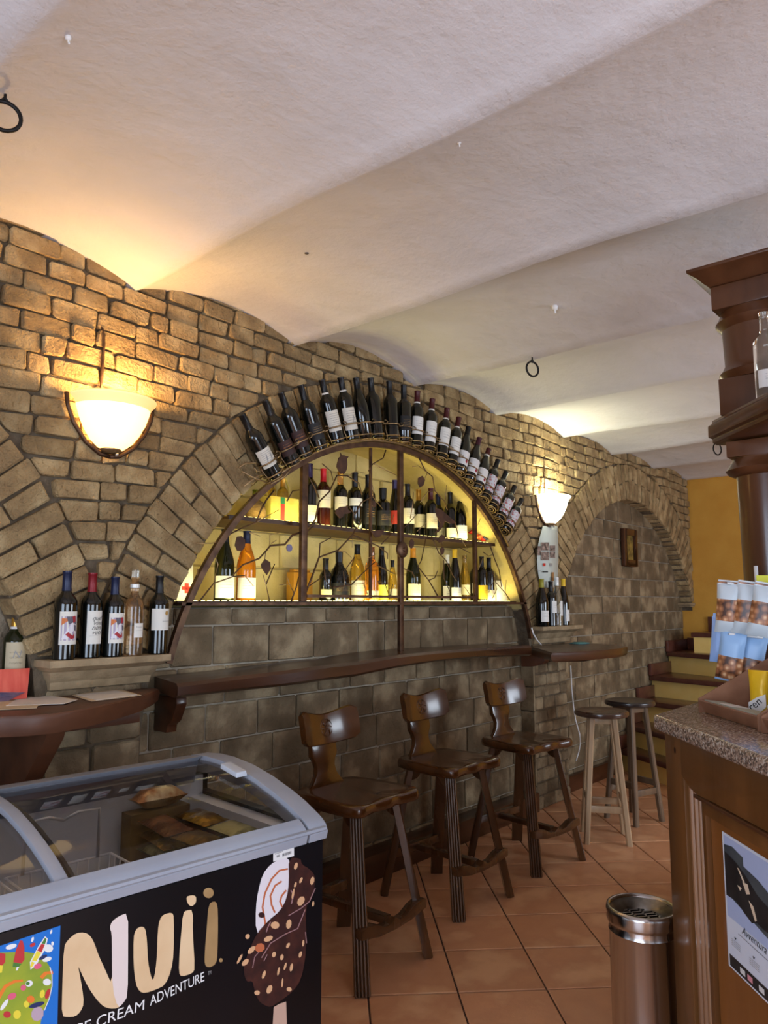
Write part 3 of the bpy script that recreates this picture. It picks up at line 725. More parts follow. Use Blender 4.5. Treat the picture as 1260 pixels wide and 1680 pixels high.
bent(t, text_shape('SANGIOVESE', .0065), .0378, 0, greyInk, 'label_lettering', .124, .012)
# bottle standing on the console
p = onY(20, 1140, .055)
t = bottle('bordeaux', oliveG, 'gold', 'tan', (p.x, .055, Z1 + .001), 'dark bottle with gold capsule and beige label standing on the console', 'bottle on the console', face=DEG(-14), lz=(.06, .19), arc=110, neck='white', s=1.06)
bent(t, text_shape('N', .034, .25), .0378, DEG(-14), greyInk, 'label_lettering', .138)
# --- four bottles on the right pier capital
GB = 'bottles on the right pier capital'; ZR = 1.279
for px, kind, g, cap, lb, lz, fc, lab_, dy, sc in (
    (890, 'burgundy', darkG, 'olive', 'white', (.03, .1), -20, 'dark burgundy bottle with yellow-green capsule and white label under the paper strip', -.075, 1.12),
    (905, 'bordeaux', darkG, 'black', 'white', (.09, .17), 0, 'dark bottle with black capsule beside the burgundy bottle under the paper strip', -.066, 1.06),
    (915, 'flute', clearG, 'white', 'white', (.07, .17), 25, 'slim clear bottle with white capsule under the paper strip', -.08, 1.06),
    (926, 'flute', darkG, 'yellow', 'white', (.03, .11), 10, 'dark slim bottle with yellow capsule at the edge of the right capital', -.055, 1.04)):
    p = onY(px, 1027, dy); bottle(kind, g, cap, lb, (p.x, dy, ZR), lab_, GB, face=DEG(fc), lz=lz, arc=100, s=sc)
# ------------------------------------------------------------------ iron grille with the bottle rack on its arc
GY = -.03                                            # plane of the grille, just proud of the bricks
def arcpt(t, r, y=GY): return (AN[0] + r * math.cos(t), y, AN[1] + r * math.sin(t))
GR = thing('iron_grille', 'wrought iron arched grille with branches, leaves and an owl over the lit niche', 'grille', (AN[0], GY, 1.14))
def flat_arc(r0, r1, y0, y1, a0, a1, n=80):
    L = []
    for k in range(n + 1):
        t = a0 + (a1 - a0) * k / n; L.append([arcpt(t, r0, y0), arcpt(t, r1, y0), arcpt(t, r1, y1), arcpt(t, r0, y1)])
    return loft(L)
mk('arc_frame', flat_arc(1.500, 1.528, GY - .012, GY + .012, DEG(14.5), DEG(165.5)), ironM, GR, world=True)
mk('rack_rail', flat_arc(1.530, 1.537, GY - .030, GY + .006, DEG(41), DEG(128)), rackM, GR, world=True)
def arct(x): return AN[1] + math.sqrt(1.50 ** 2 - (x - AN[0]) ** 2)
for x, w, zb in ((2.532, .020, 1.455), (3.284, .017, 1.17), (4.034, .014, 1.455)):
    mk('post', box(x - w, x + w, GY - .011, GY + .011, zb, arct(x) + .004), ironM, GR, world=True, bev=.003)
mk('post', box(3.06, 3.075, .0, .012, 1.47, arct(3.07)), ironM, GR, world=True)
mk('bottom_rail', box(1.835, 4.655, GY - .012, GY + .06, 1.436, 1.449), ironM, GR, world=True)
mk('door_rail', box(2.555, 4.02, GY - .010, GY + .010, 1.474, 1.488), ironM, GR, world=True)
mk('lock_disc', mv(xf(lathe([(0, -.012), (.040, -.012), (.047, -.006), (.047, .006), (.040, .012), (.012, .014), (.008, .022), (0, .022)], 20), Matrix.Rotation(PI / 2, 4, 'X')), 3.284, GY - .012, onY(657, 902, GY).z), ironM, GR, world=True, smooth=True)
mk('hanging_tag', mv(xf(lathe([(0, -.003), (.018, -.003), (.018, .003), (0, .003)], 14), Matrix.Rotation(PI / 2, 4, 'X')), onY(475, 899, GY - .02).x, GY - .018, onY(475, 899, GY - .02).z), M('violet_grey_tag', (104, 98, 128), .4, .3), GR, world=True)
def W3(o, s, pts): return [(o[0] + x / s, o[1] + y / s) for x, y in pts]
# branches traced from the photograph on to the plane of the grille: (origin, zoom, points, radius)
A3 = ((270, 740), 5.478); A4 = ((490, 730), 7.0); A5 = ((640, 730), 5.727); A6 = ((490, 860), 7.0); A7 = ((640, 860), 5.25)
BR = [
 (A3, [(960, 235), (900, 340), (790, 405), (745, 470)], 5), (A3, [(985, 350), (915, 440), (860, 540), (825, 640), (700, 690), (590, 745), (540, 800)], 5), (A3, [(825, 640), (930, 580), (1025, 530)], 3),
 (A3, [(1215, 735), (1150, 755), (1080, 840), (950, 850), (910, 900), (850, 965), (700, 1025), (620, 1110)], 6), (A3, [(945, 850), (945, 755), (1040, 730)], 3), (A3, [(910, 900), (900, 975)], 3), (A3, [(960, 830), (1005, 800)], 2.5),
 (A3, [(310, 1355), (440, 1190), (610, 1130), (720, 1118)], 4), (A3, [(440, 1190), (480, 1020), (440, 890)], 3), (A3, [(290, 830), (420, 830), (530, 800)], 3), (A3, [(300, 1060), (285, 1270)], 3), (A3, [(720, 1118), (800, 1215)], 2.5),
 (A3, [(945, 1355), (910, 1200), (885, 1110)], 3), (A3, [(910, 1200), (990, 1015)], 4), (A3, [(1135, 1355), (1185, 1220), (1205, 1130)], 4.5), (A3, [(1165, 1280), (1120, 1190), (1100, 1125)], 2.5), (A3, [(1120, 1195), (1030, 1205)], 2.5), (A3, [(1100, 450), (1150, 360), (1210, 350)], 4), (A3, [(760, 730), (860, 765)], 2.5),
 (A4, [(20, 980), (130, 940), (190, 860), (235, 650), (350, 540), (440, 350), (560, 355), (690, 440), (730, 575)], 5.5), (A4, [(235, 610), (180, 480), (100, 340)], 4), (A4, [(270, 215), (370, 300), (395, 410)], 3.5), (A4, [(570, 355), (650, 300), (760, 325)], 2.5),
 (A4, [(1000, 60), (970, 150), (850, 220), (800, 300)], 4.5), (A4, [(870, 225), (1000, 290), (1120, 345)], 3), (A4, [(620, 950), (630, 780), (570, 690)], 4.5), (A4, [(650, 790), (720, 660), (850, 590), (970, 740)], 4.5), (A4, [(850, 590), (855, 500), (820, 330)], 3), (A4, [(670, 970), (720, 850)], 3), (A4, [(1060, 960), (1090, 800)], 2.5),
 (A5, [(105, 800), (190, 720), (250, 650)], 3.5), (A5, [(190, 690), (215, 540), (220, 440)], 3), (A5, [(270, 120), (330, 240), (400, 300), (420, 430), (510, 530), (540, 610)], 4.5), (A5, [(350, 265), (320, 325)], 3), (A5, [(210, 205), (265, 195), (335, 250)], 2.5), (A5, [(255, 810), (340, 730)], 3), (A5, [(285, 540), (350, 440), (430, 435)], 3), (A5, [(485, 620), (610, 730), (640, 850)], 4), (A5, [(520, 520), (530, 380)], 2.5), (A5, [(790, 800), (830, 740), (848, 690)], 2.5),
 (A6, [(60, 840), (140, 640), (235, 380), (450, 300), (620, 120), (660, 40)], 6), (A6, [(235, 380), (245, 220), (370, 155)], 4), (A6, [(110, 715), (290, 595)], 4), (A6, [(290, 490), (310, 640), (410, 770)], 3.5), (A6, [(630, 130), (910, 250), (1020, 335), (1020, 400)], 4), (A6, [(620, 120), (615, 270)], 2.5), (A6, [(460, 310), (540, 320), (610, 390)], 3),
 (A6, [(640, 380), (530, 530)], 3.5), (A6, [(490, 780), (525, 690), (515, 540)], 3), (A6, [(400, 725), (600, 700), (740, 560), (880, 430)], 4.5), (A6, [(610, 690), (750, 685), (800, 830)], 3), (A6, [(780, 500), (800, 390), (890, 340)], 3), (A6, [(900, 470), (1100, 570)], 4), (A6, [(910, 655), (990, 680), (1030, 800)], 3.5), (A6, [(1050, 840), (1080, 690)], 3.5), (A6, [(950, 230), (1080, 100), (1110, 80)], 3.5), (A6, [(80, 100), (170, 20)], 5),
 (A7, [(415, 625), (330, 480), (240, 365), (270, 310), (310, 110)], 4.5), (A7, [(330, 485), (385, 460), (410, 400)], 4), (A7, [(105, 380), (190, 410), (245, 520)], 3.5), (A7, [(360, 110), (420, 250), (480, 310), (540, 440), (575, 490)], 4), (A7, [(440, 120), (450, 200)], 3.5), (A7, [(460, 310), (465, 470), (515, 580)], 3.5), (A7, [(610, 205), (690, 250)], 4), (A7, [(690, 610), (640, 540)], 3), (A7, [(620, 140), (665, 210)], 3),
 (A7, [(800, 240), (850, 275), (885, 260)], 3.5), (A7, [(760, 390), (800, 290)], 3), (A7, [(860, 180), (900, 300), (940, 400), (960, 540)], 4.5), (A7, [(1030, 650), (990, 590), (910, 500), (880, 400)], 4), (A7, [(880, 640), (920, 560), (910, 510)], 3), (A7, [(990, 590), (1000, 480)], 2.5), (A7, [(850, 590), (890, 490)], 2.5), (A7, [(725, 380), (750, 400)], 3)]
for (org, sc), pts, r in BR:
    P = [onY(x, y, GY) for x, y in W3(org, sc, pts)]
    P = [P[0]] + [p for p in P[1:]]
    rr_ = r * .00085
    mk('branch', tube([tuple(p) for p in P], [rr_ * (1.15 - .4 * k / max(len(P) - 1, 1)) for k in range(len(P))], 6), rackM if r < 3.3 else ironM, GR, world=True, smooth='all')
def plate(name, org, sc, pts, m=leafM, th=.0045):
    P = [onY(x, y, GY - .006) for x, y in W3(org, sc, pts)]
    mk(name, prismY([(p.x, p.z) for p in P], GY - .010, GY - .010 + th), m, GR, world=True)
plate('owl', *A4, [(440, 210), (455, 150), (478, 130), (475, 90), (492, 118), (520, 120), (545, 130), (570, 135), (552, 160), (555, 230), (545, 290), (525, 325), (510, 335), (500, 322), (480, 335), (450, 290), (432, 250)])
plate('bird', *A4, [(425, 745), (470, 712), (540, 705), (555, 690), (560, 740), (600, 770), (560, 790), (520, 790), (500, 830), (470, 845), (440, 810), (415, 780)])
plate('bird', *A5, [(425, 590), (480, 610), (560, 680), (620, 735), (560, 740), (510, 715), (490, 770), (450, 820), (410, 830), (450, 790), (470, 740), (430, 660)])
plate('bird', *A6, [(820, 70), (850, 85), (900, 70), (985, 60), (960, 110), (930, 140), (880, 155), (850, 120)])
plate('leaf', *A3, [(900, 970), (945, 1000), (950, 1060), (915, 1115), (870, 1050), (865, 1020)])
plate('leaf', *A3, [(650, 770), (690, 765), (720, 800), (720, 860), (690, 900), (650, 895), (630, 850), (640, 800)])
plate('leaf', *A3, [(1030, 0), (1075, 10), (1070, 60), (1030, 70)]) if False else None
plate('leaf', *A4, [(445, 370), (475, 360), (495, 385), (490, 430), (468, 455), (445, 420)], M('amber_leaf', (176, 120, 50), .5, .4))
plate('leaf', *A5, [(262, 310), (300, 290), (325, 330), (310, 380), (275, 400), (258, 360)])
plate('leaf', *A7, [(165, 150), (185, 125), (203, 150), (200, 190), (180, 212), (163, 190)])
plate('leaf', *A7, [(400, 140), (440, 90), (478, 110), (450, 150), (420, 160)])
plate('leaf', *A7, [(428, 210), (450, 195), (465, 215), (460, 250), (435, 270)])
plate('leaf', *A4, [(845, 640), (880, 650), (885, 700), (860, 720), (840, 690)])
# ------------------------------------------------------------------ bottles standing on the rack
BA = [(454, 787, 'bordeaux', 'black', 'ivory', (.06, .135)), (481, 763, 'bordeaux', 'black', 'darkred', (.05, .11)), (502, 753, 'bordeaux', 'black', 'darkred', (.05, .12)), (527, 741, 'bordeaux', 'black', 'black', (.05, .12)),
      (555, 733, 'bordeaux', 'black', 'ivory', (.06, .15)), (579, 727, 'bordeaux', 'black', 'ivory', (.05, .15)), (599, 724, 'burgundy', 'black', None, None), (618, 720, 'bordeaux', 'black', None, None), (643, 719, 'bordeaux', 'black', None, None),
      (663, 722, 'square', 'black', 'black', (.06, .13)), (682, 722, 'bordeaux', 'maroon', 'white', (.06, .15)), (703, 731, 'bordeaux', 'maroon', 'white', (.05, .16)), (724, 742, 'bordeaux', 'maroon', 'white', (.07, .17)),
      (741, 752, 'bordeaux', 'maroon', 'white', (.06, .16)), (755, 765, 'burgundy', 'black', 'rosemark', (.04, .12)), (771, 778, 'burgundy', 'purple', 'rosemark', (.045, .13)), (785, 792, 'burgundy', 'maroon', 'rosemark', (.045, .13)),
      (798.5, 807, 'bordeaux', 'black', 'floral', (.05, .16)), (810, 824, 'bordeaux', 'black', 'floral', (.05, .16)), (822, 846, 'bordeaux', 'black', 'floral', (.05, .16)), (831, 866, 'bordeaux', 'black', 'floral', (.05, .16))]
GC = 'bottles on the iron arch rack'
ORD = ['leftmost'] 
NB = []
roseInk = M('ink_rose', (150, 30, 50), .6)
BASE_R = 1.545
for i, (px, py, kind, cap, lb, lz) in enumerate(BA):
    q = onY(px, py, -.075); t = math.atan2(q.z - AN[1], q.x - AN[0]); tilt = PI / 2 - t
    loc = (AN[0] + BASE_R * math.cos(t), -.072, AN[1] + BASE_R * math.sin(t))
    NB.append((t, kind))
    desc = {'ivory': 'black wine bottle with cream label on the arch rack', 'darkred': 'black wine bottle with dark picture label on the arch rack', 'black': 'black wine bottle with dark printed label on the arch rack',
            'white': 'black wine bottle with maroon capsule and plain white label on the arch rack', 'rosemark': 'dark sloping bottle with red flower label on the arch rack', 'floral': 'wine bottle with red and white flowered label on the arch rack', None: 'black wine bottle without front label on the arch rack top'}[lb]
    if kind == 'square': desc = 'square shouldered black bottle with dark label on the arch rack'
    NTH = ['first', 'second', 'third', 'fourth', 'fifth', 'sixth', 'seventh', 'eighth', 'ninth', 'tenth', 'eleventh']
    short = {'ivory': 'black bottle with cream label', 'darkred': 'black bottle with dark picture label', 'black': 'black bottle with dark printed label', 'white': 'maroon capped bottle with white label', 'rosemark': 'sloping bottle with red flower label', 'floral': 'bottle with flowered label', None: 'black bottle without front label'}[lb]
    desc = '%s, %s on the arch rack counted from the %s lamp' % (short, NTH[i] if i < 10 else NTH[20 - i], 'warm' if i < 10 else 'white')
    o = bottle(kind, darkG, cap, lb, loc, desc, GC, rot=(0, tilt, 0), s=1.09, face=DEG(-16), lz=(lz[0] - .004, lz[1] + .004) if lz else None, arc=128, neck='white' if cap == 'maroon' or i in (4, 5) else None)
    if lb == 'rosemark':
        bent(o, tri([(.010 + .009 * math.cos(a * .7), .062 + .010 * math.sin(a * .7)) for a in range(9)]), .0412, DEG(-16), roseInk, 'label_print', 0)
    if i in (0, 5):
        bent(o, text_shape('W' if i == 0 else 'Y', .05, .6), .0378, DEG(-16), greyInk, 'label_lettering', .08)
# wire holders: hoop round the bottle, spiral under it, link to the rail
for t, kind in NB:
    c, s = math.cos(t), math.sin(t)
    Mx = Matrix(((s, 0, c, AN[0] + BASE_R * c), (0, 1, 0, -.072), (-c, 0, s, AN[1] + BASE_R * s), (0, 0, 0, 1)))     # local z points outwards
    hoop = join(ring(0, 0, .082, .048, .0042, 22, 'Z', 6), ring(0, 0, .018, .048, .0036, 22, 'Z', 6))
    sp = []
    for k in range(30):
        a = k * .55; r = .008 + .0014 * k; sp.append((r * math.cos(a), r * math.sin(a), -.0045))
    spir = tube(sp, .0036, 5)
    link = tube([(-.048, 0, .082), (-.052, -.004, .05), (-.048, -.01, .018), (-.042, -.004, -.004)], .003, 5)
    hook = tube([(.03, -.034, .075), (.05, -.045, .078), (.066, -.04, .088), (.07, -.028, .096), (.062, -.022, .1), (.056, -.028, .096)], .0028, 5)
    wave = tube([(.048, 0, .082), (.053, .004, .03), (.046, .01, .0)], .0034, 5)
    mk('hoop', xf(join(hoop, link, wave, hook), Mx), rackM, GR, world=True, smooth='all'); mk('spiral', xf(spir, Mx), rackM, GR, world=True, smooth='all')
# loose curls at the left end of the rack
def curl(px):
    P = [onY(x, y, -.06) for x, y in W3((380, 600), 4.846, px)]
    mk('curl', tube([tuple(p) for p in P], .0042, 6), rackM, GR, world=True, smooth='all')
curl([(310, 940), (200, 900), (80, 840), (60, 810), (110, 775), (200, 770), (250, 790), (240, 830), (200, 840), (180, 810)])
curl([(100, 960), (200, 880), (300, 830), (380, 780), (410, 720), (370, 700), (340, 715)])
curl([(310, 940), (420, 880), (470, 820), (440, 780), (400, 790)])
# ------------------------------------------------------------------ bottles inside the niche
ZU, ZD = 1.849, 1.453
GU, GD = 'bottles on the upper niche shelf', 'bottles on the lower niche ledge'
NBT = [  # px centre, upper?, kind, glass, cap, label, label z, scale, y, description
 (507, 1, 'bordeaux', darkG, 'violet', 'cream', (.02, .1), 1.05, .14, 'dark bottle with pale label behind the left grille post, upper shelf'),
 (530, 1, 'bordeaux', brownG, 'bright_red', 'cream', (.10, .19), 1.0, .13, 'brown bottle with bright red capsule on the upper niche shelf'),
 (558, 1, 'bordeaux', darkG, 'gold', 'cream', (.10, .17), 1.0, .13, 'dark bottle with amber neck leaf and square cream label below the owl'),
 (582, 1, 'square', darkG, 'black', 'white', (.13, .17), 1.03, .14, 'black bottle with narrow white band label on the upper niche shelf'),
 (604, 1, 'bordeaux', darkG, 'black', 'black', (.04, .15), 1.05, .14, 'black bottle with black framed label on the upper niche shelf'),
 (628, 1, 'squat', darkG, 'black', 'black', (.04, .12), 1.05, .12, 'short broad black bottle with wide neck on the upper niche shelf'),
 (648, 1, 'flute', darkG, 'violet', 'redstripe', (.07, .15), 1.0, .2, 'slim dark bottle with violet capsule beside the middle grille post'),
 (669, 1, 'bordeaux', darkG, 'black', 'cream', (.07, .16), 1.0, .12, 'dark bottle with black capsule and large cream label, upper shelf by the middle post'),
 (687, 1, 'bordeaux', darkG, 'gold', 'cream', (.07, .15), 1.0, .21, 'dark bottle with gold capsule and cream label on the upper niche shelf'),
 (707, 1, 'bordeaux', darkG, 'maroon', 'cream', (.06, .15), 1.0, .12, 'dark bottle with maroon capsule and tall cream label on the upper niche shelf'),
 (719, 1, 'bordeaux', darkG, 'navy', 'cream', (.03, .09), 1.0, .25, 'dark bottle with navy capsule behind the iron bird'),
 (739, 1, 'bordeaux', darkG, 'black', 'cream', (.02, .08), 1.0, .14, 'dark bottle with low cream label right of the iron bird'),
 (755, 1, 'burgundy', darkG, 'black', 'white', (.02, .1), 1.02, .13, 'sloping dark bottle with low white label next to the right grille post'),
 (367, 0, 'burgundy', oliveG, 'black', 'white', (.015, .105), 1.07, .13, 'olive sloping bottle with white label in the left corner of the lower ledge'),
 (403, 0, 'burgundy', amberG, 'navy', 'white', (.015, .10), 1.08, .15, 'orange wine bottle with dark capsule in the left part of the lower ledge'),
 (534, 0, 'small', darkG, 'black', 'tan', (.02, .06), 1.02, .12, 'small dark half bottle on the lower niche ledge'),
 (556, 0, 'round', darkG, 'black', 'black', (.03, .09), 1.05, .12, 'round bellied black bottle on the lower niche ledge'),
 (586, 0, 'burgundy', goldG, 'black', 'white', (.01, .11), 1.03, .18, 'golden sloping bottle with large white label on the lower ledge'),
 (610, 0, 'bordeaux', amberG, 'clear', 'cream', (.02, .06), .97, .10, 'small orange bottle with clear neck on the lower ledge'),
 (626, 0, 'flute', darkG, 'black', 'lemon', (.01, .10), .92, .16, 'dark slim bottle with lemon yellow label on the lower ledge'),
 (644, 0, 'flute', goldG, 'black', 'cream', (.04, .1), .72, .23, 'small golden bottle behind the middle grille post'),
 (678, 0, 'burgundy', oliveG, 'orange', 'cream', (.01, .10), 1.03, .13, 'olive bottle with orange capsule right of the lock disc'),
 (734, 0, 'burgundy', oliveG, 'white', 'white', (.01, .10), .97, .19, 'olive bottle with white capsule on the lower niche ledge'),
 (747, 0, 'flute', darkG, 'yellow', 'white', (.01, .09), .96, .10, 'dark bottle with yellow capsule on the lower niche ledge'),
 (763, 0, 'flute', goldG, 'clear', 'cream', (.05, .12), .90, .20, 'slim golden bottle next to the right grille post, lower ledge'),
 (780, 0, 'bordeaux', darkG, 'black', 'white', (.06, .13), .95, .22, 'dark bottle just behind the right grille post, lower ledge'),
 (791, 0, 'bordeaux', darkG, 'black', 'yellow', (.02, .11), .95, .10, 'dark bottle with yellow label on the lower niche ledge'),
 (803, 0, 'bordeaux', darkG, 'black', 'cream', (.01, .08), .94, .10, 'dark bottle with cream label beside the white carton')]
for px, u, kind, g, cap, lb, lz, s, y, desc in NBT:
    X = onY(px, 850 if u else 980, y).x
    bottle(kind, g, cap, lb, (X, y, ZU if u else ZD), desc, GU if u else GD, face=DEG(-18), lz=lz, arc=150, s=s * 1.06)
# cartons and ornaments in the niche
cartY = M('yellow_carton', (214, 196, 96), .7, c2=(202, 180, 80), vs=20); cartW = M('white_carton', (226, 224, 216), .7); redM = M('carton_red', (196, 50, 40), .6); greenP = M('ribbon_green', (40, 120, 70), .6)
x0, x1 = onY(444, 850, .12).x, onY(490, 850, .12).x
t = thing('gift_carton', 'yellow bottle carton with green and red ribbon on the upper shelf', 'carton', ((x0 + x1) / 2, .17, ZU))
w = (x1 - x0) / 2
mk('carton_box', join(box(-w, w, -.05, .06, 0, .005), box(-w, w, -.05, -.046, .005, .135), box(-w, w, .056, .06, .005, .135), box(-w, -w + .004, -.046, .056, .005, .135), box(w - .004, w, -.046, .056, .005, .135)), cartY, t)
mk('ribbon', join(box(-.03, -.003, -.0515, -.050, .002, .10)), redM, t); mk('ribbon', box(-.03, -.003, -.0515, -.050, .10, .134), greenP, t)
mk('carton_handle', tube([(-w + .03, 0, .10), (-w + .03, 0, .20), (-w + .05, 0, .24), (0, 0, .26), (w - .05, 0, .24), (w - .03, 0, .20), (w - .03, 0, .10)], .005, 6), cartY, t, smooth='all')
for sx in (-.055, .03):
    q = bottle('bordeaux', goldG, 'gold', None, ((x0 + x1) / 2 + sx, .175, ZU + .006), 'golden bottle standing inside the yellow carton', 'bottles in the yellow carton', s=.82)
p = onY(417, 850, .13)
t = thing('wicker_flask', 'round straw-wrapped flask in the left corner of the upper shelf', 'flask', (p.x + .02, .15, ZU))
mk('wicker_body', lathe([(0, 0), (.04, 0), (.052, .02), (.056, .055), (.045, .09), (.025, .105)], 20), M('dark_wicker', (88, 66, 34), .8, c2=(120, 92, 50), vs=40, stretch=(1, 1, 6), bump=(60, .004)), t, smooth='all')
mk('neck', lathe([(.025, .103), (.016, .115), (.013, .15), (.015, .152), (.015, .158), (0, .158)], 16), greenG, t, smooth=True)
p = onY(308, 985, .09)
t = thing('white_box', 'white box with red cross emblem leaning in the left corner of the lower ledge', 'box', (p.x + .005, .17, ZD), (DEG(-4), 0, 0))
mk('box_body', prismY([(-.055, 0), (.06, 0), (.06, .17), (-.005, .17), (-.055, .09)], -.03, .03), cartW, t, bev=.002)
mk('emblem', join(box(.013, .035, -.0325, -.0310, .035, .08), box(-.002, .05, -.0325, -.0310, .05, .065)), redM, t)
p0, p1 = onY(811, 985, .14).x, onY(840, 985, .14).x
t = thing('white_carton', 'white carton with small print next to the right end of the lower ledge', 'carton', ((p0 + p1) / 2, .17, ZD))
w = (p1 - p0) / 2
mk('carton_box', box(-w, w, -.05, .05, 0, .15), cartW, t, bev=.003); mk('flap', box(-w * .8, w * .6, .02, .024, .15, .20), M('grey_card', (150, 144, 128), .8), t)
sh = text_shape('Lina Tosi', .022); mk('lettering', ([(v[0], -.0512, v[1] + .045) for v in sh[0]], sh[1]), greyInk, t)
p = onY(783, 880, .16); t = thing('paper_flowers', 'red and orange paper flowers at the right end of the upper shelf', 'ornament', (p.x, .16, ZU))
for k in range(7):
    a = k * .9; c = ((k % 3 - 1) * .03, -.02 + .01 * (k % 2), .02 + .016 * k)
    mk('flower', mv(lathe([(0, 0), (.012, .002), (.022, .012), (.026, .022), (.018, .018), (.008, .010), (0, .012)], 7), *c), (M('paper_orange', (226, 110, 60), .7), redM, M('paper_blue', (80, 90, 120), .7))[k % 3], t, rot=(DEG(40 * math.sin(a)), DEG(35 * math.cos(a)), 0))
mk('stem', tube([(0, 0, 0), (.01, 0, .08), (.03, -.02, .16)], .003, 5), leafM, t)
p = onY(848, 985, .10); t = thing('figurine', 'tiny pale figurines beyond the white carton on the lower ledge', 'ornament', (p.x, .075, ZD))
for k in range(3): mk('figure', mv(lathe([(0, 0), (.014, 0), (.016, .012), (.008, .026), (.010, .036), (.008, .046), (0, .05)], 10), -.03 + .03 * k, .004 * k, 0), cartW, t, smooth='all')
# amber glass block behind the small half bottle
p = onY(512, 985, .2); t = mk('amber_bottle_box', join(box(-.07, .07, -.03, .03, 0, .16), box(-.06, .06, -.02, .02, .16, .175)), M('amber_card', (206, 150, 46), .5, c2=(190, 130, 36), vs=12), bev=.004, loc=(p.x, .30, ZD))
tag(t, 'amber coloured gift box behind the small half bottle', 'box')
# ------------------------------------------------------------------ bar stools with backs
def leg_shape(top, bot, w, d, n_out, flutes=True):
    """plank leg from top to bot, wide face turned along n_out, fluted on the outside"""
    top, bot = Vector(top), Vector(bot); ax = (bot - top).normalized(); n = Vector(n_out); n = (n - ax * n.dot(ax)).normalized(); s = ax.cross(n)
    sec = [(-w, -d)]
    if flutes:
        k = 4
        sec += [(-w, d * .7), (-w * .86, d)]
        for i in range(k):
            c = -w * .64 + i * (w * 1.28) / (k - 1); e = w * .13
            sec += [(c - e, d), (c, d - .006), (c + e, d)]
        sec += [(w * .86, d), (w, d * .7)]
    else: sec += [(-w, d), (w, d)]
    sec += [(w, -d)]
    return loft([[tuple(p + s * (a * f) + n * (b * f)) for a, b in sec] for p, f in ((top, .92), (top + (bot - top) * .06, .92), (top + (bot - top) * .985, 1.08), (bot, 1.02))])
def back_stool(loc, rot, label):
    t = thing('bar_stool', label, 'stool', loc, rot, 'bar stools with carved backs')
    hw = .212
    out = [(-.17, .20), (.17, .20), (.205, .10), (.215, -.05), (.215, -.17), (.19, -.215), (.13, -.205), (.07, -.192), (.0, -.208), (-.07, -.192), (-.13, -.205), (-.19, -.215), (-.215, -.17), (-.215, -.05), (-.205, .10)]
    o2 = smooth_poly(out, 2)
    def lp(f, z, dip=0): return [(x * f, y * f, z - dip) for x, y in o2]
    zt = .668
    def dish(f, d):
        r = []
        for x, y in o2: r.append((x * f, y * f, zt - d - (.007 * (1 - abs(abs(x) / .1 - 1)) if y < -.15 and abs(x) < .2 else 0)))
        return r
    mk('seat', loft([lp(.93, zt - .05), lp(.985, zt - .044), lp(1.0, zt - .026), lp(.992, zt - .010), dish(.96, .001), dish(.8, .004), dish(.45, .009)]), stoolM, t, smooth='all')
    # waisted splat, leaning back
    sp = [(-.105, 0), (-.085, .02), (-.062, .05), (-.055, .08), (-.062, .105), (-.078, .13), (-.075, .19), (.075, .19), (.078, .13), (.062, .105), (.055, .08), (.062, .05), (.085, .02), (.105, 0)]
    sh = loft([[(x, y, z) for x, z in sp] for y in (-.014, .014)])
    mk('splat', xf(sh, Matrix.Translation((0, .155, zt - .008)) @ Matrix.Rotation(DEG(-9), 4, 'X')), stoolM, t, bev=.005)
    # curved back board with dipped top
    L = []; n = 14
    for k in range(n + 1):
        u = -1 + 2 * k / n; x = .172 * u; yy = -.045 * u * u; e = 1 - abs(u) ** 12
        zt_ = .142 - .012 * math.cos(PI * u) * (1 if abs(u) < 1 else 1) * .9 - (.014 if abs(u) > .96 else 0) ; zb = .0 + .006 * u * u + (.014 if abs(u) > .96 else 0)
        L.append([(x, yy - .015, zb + .004), (x, yy - .019, (zt_ + zb) / 2), (x, yy - .015, zt_ - .006), (x, yy - .006, zt_), (x, yy + .010, zt_ - .002), (x, yy + .014, zt_ - .01), (x, yy + .014, zb + .006), (x, yy - .006, zb)])
    Mb = Matrix.Translation((0, .160, .832)) @ Matrix.Rotation(DEG(-12), 4, 'X')
    bk = mk('backrest', xf(loft(L), Mb), stoolM, t, smooth=True)
    em = [xf(ring(0, -.019, .07, .036, .0022, 20, 'Y', 5), Mb)]
    for k in range(6):
        a = k * PI / 3; em.append(xf(tube([(.008 * math.cos(a), -.019, .07 + .008 * math.sin(a)), (.020 * math.cos(a + .3), -.020, .07 + .020 * math.sin(a + .3)), (.032 * math.cos(a), -.019, .07 + .032 * math.sin(a))], .003, 5), Mb))
    em.append(xf(mv(lathe([(0, -.004), (.007, -.002), (.007, .002), (0, .004)], 10), 0, -.019, .07), Mb))
    mk('carved_emblem', join(*em), stoolM, bk, smooth='all')
    for sx in (-1, 1):
        for sy in (-1, 1):
            mk('leg', leg_shape((sx * .125, sy * .125, zt - .045), (sx * .207, sy * .235, 0), .029, .017, (sx, sy, 0)), stoolL, t, smooth=True)
        br = [(.0, 0), (.11, 0), (.10, -.014), (.07, -.024), (.05, -.05), (.025, -.062), (.0, -.066)]
        for sy in (-1, 1): mk('brace', mv(prismX([(-sy * y, z) for y, z in br], sx * .128 - .009, sx * .128 + .009), 0, sy * .135, zt - .048), stoolL, t, bev=.003)
    # wavy foot rest in front, plain rail behind, runner between
    top = [(-.205, .225), (-.17, .232), (-.12, .222), (-.07, .20), (-.03, .196), (-.012, .206), (0, .214), (.012, .206), (.03, .196), (.07, .20), (.12, .222), (.17, .232), (.205, .225)]
    poly = top + [(.205, .19), (.1, .172), (0, .168), (-.1, .172), (-.205, .19)]
    mk('foot_rest', prismY(poly, -.232, -.188), stoolL, t, bev=.005)
    mk('rear_rail', box(-.175, .175, .18, .215, .178, .22), stoolL, t, bev=.005)
    mk('runner', box(-.02, .02, -.19, .185, .18, .21), stoolL, t, bev=.005)
    return t
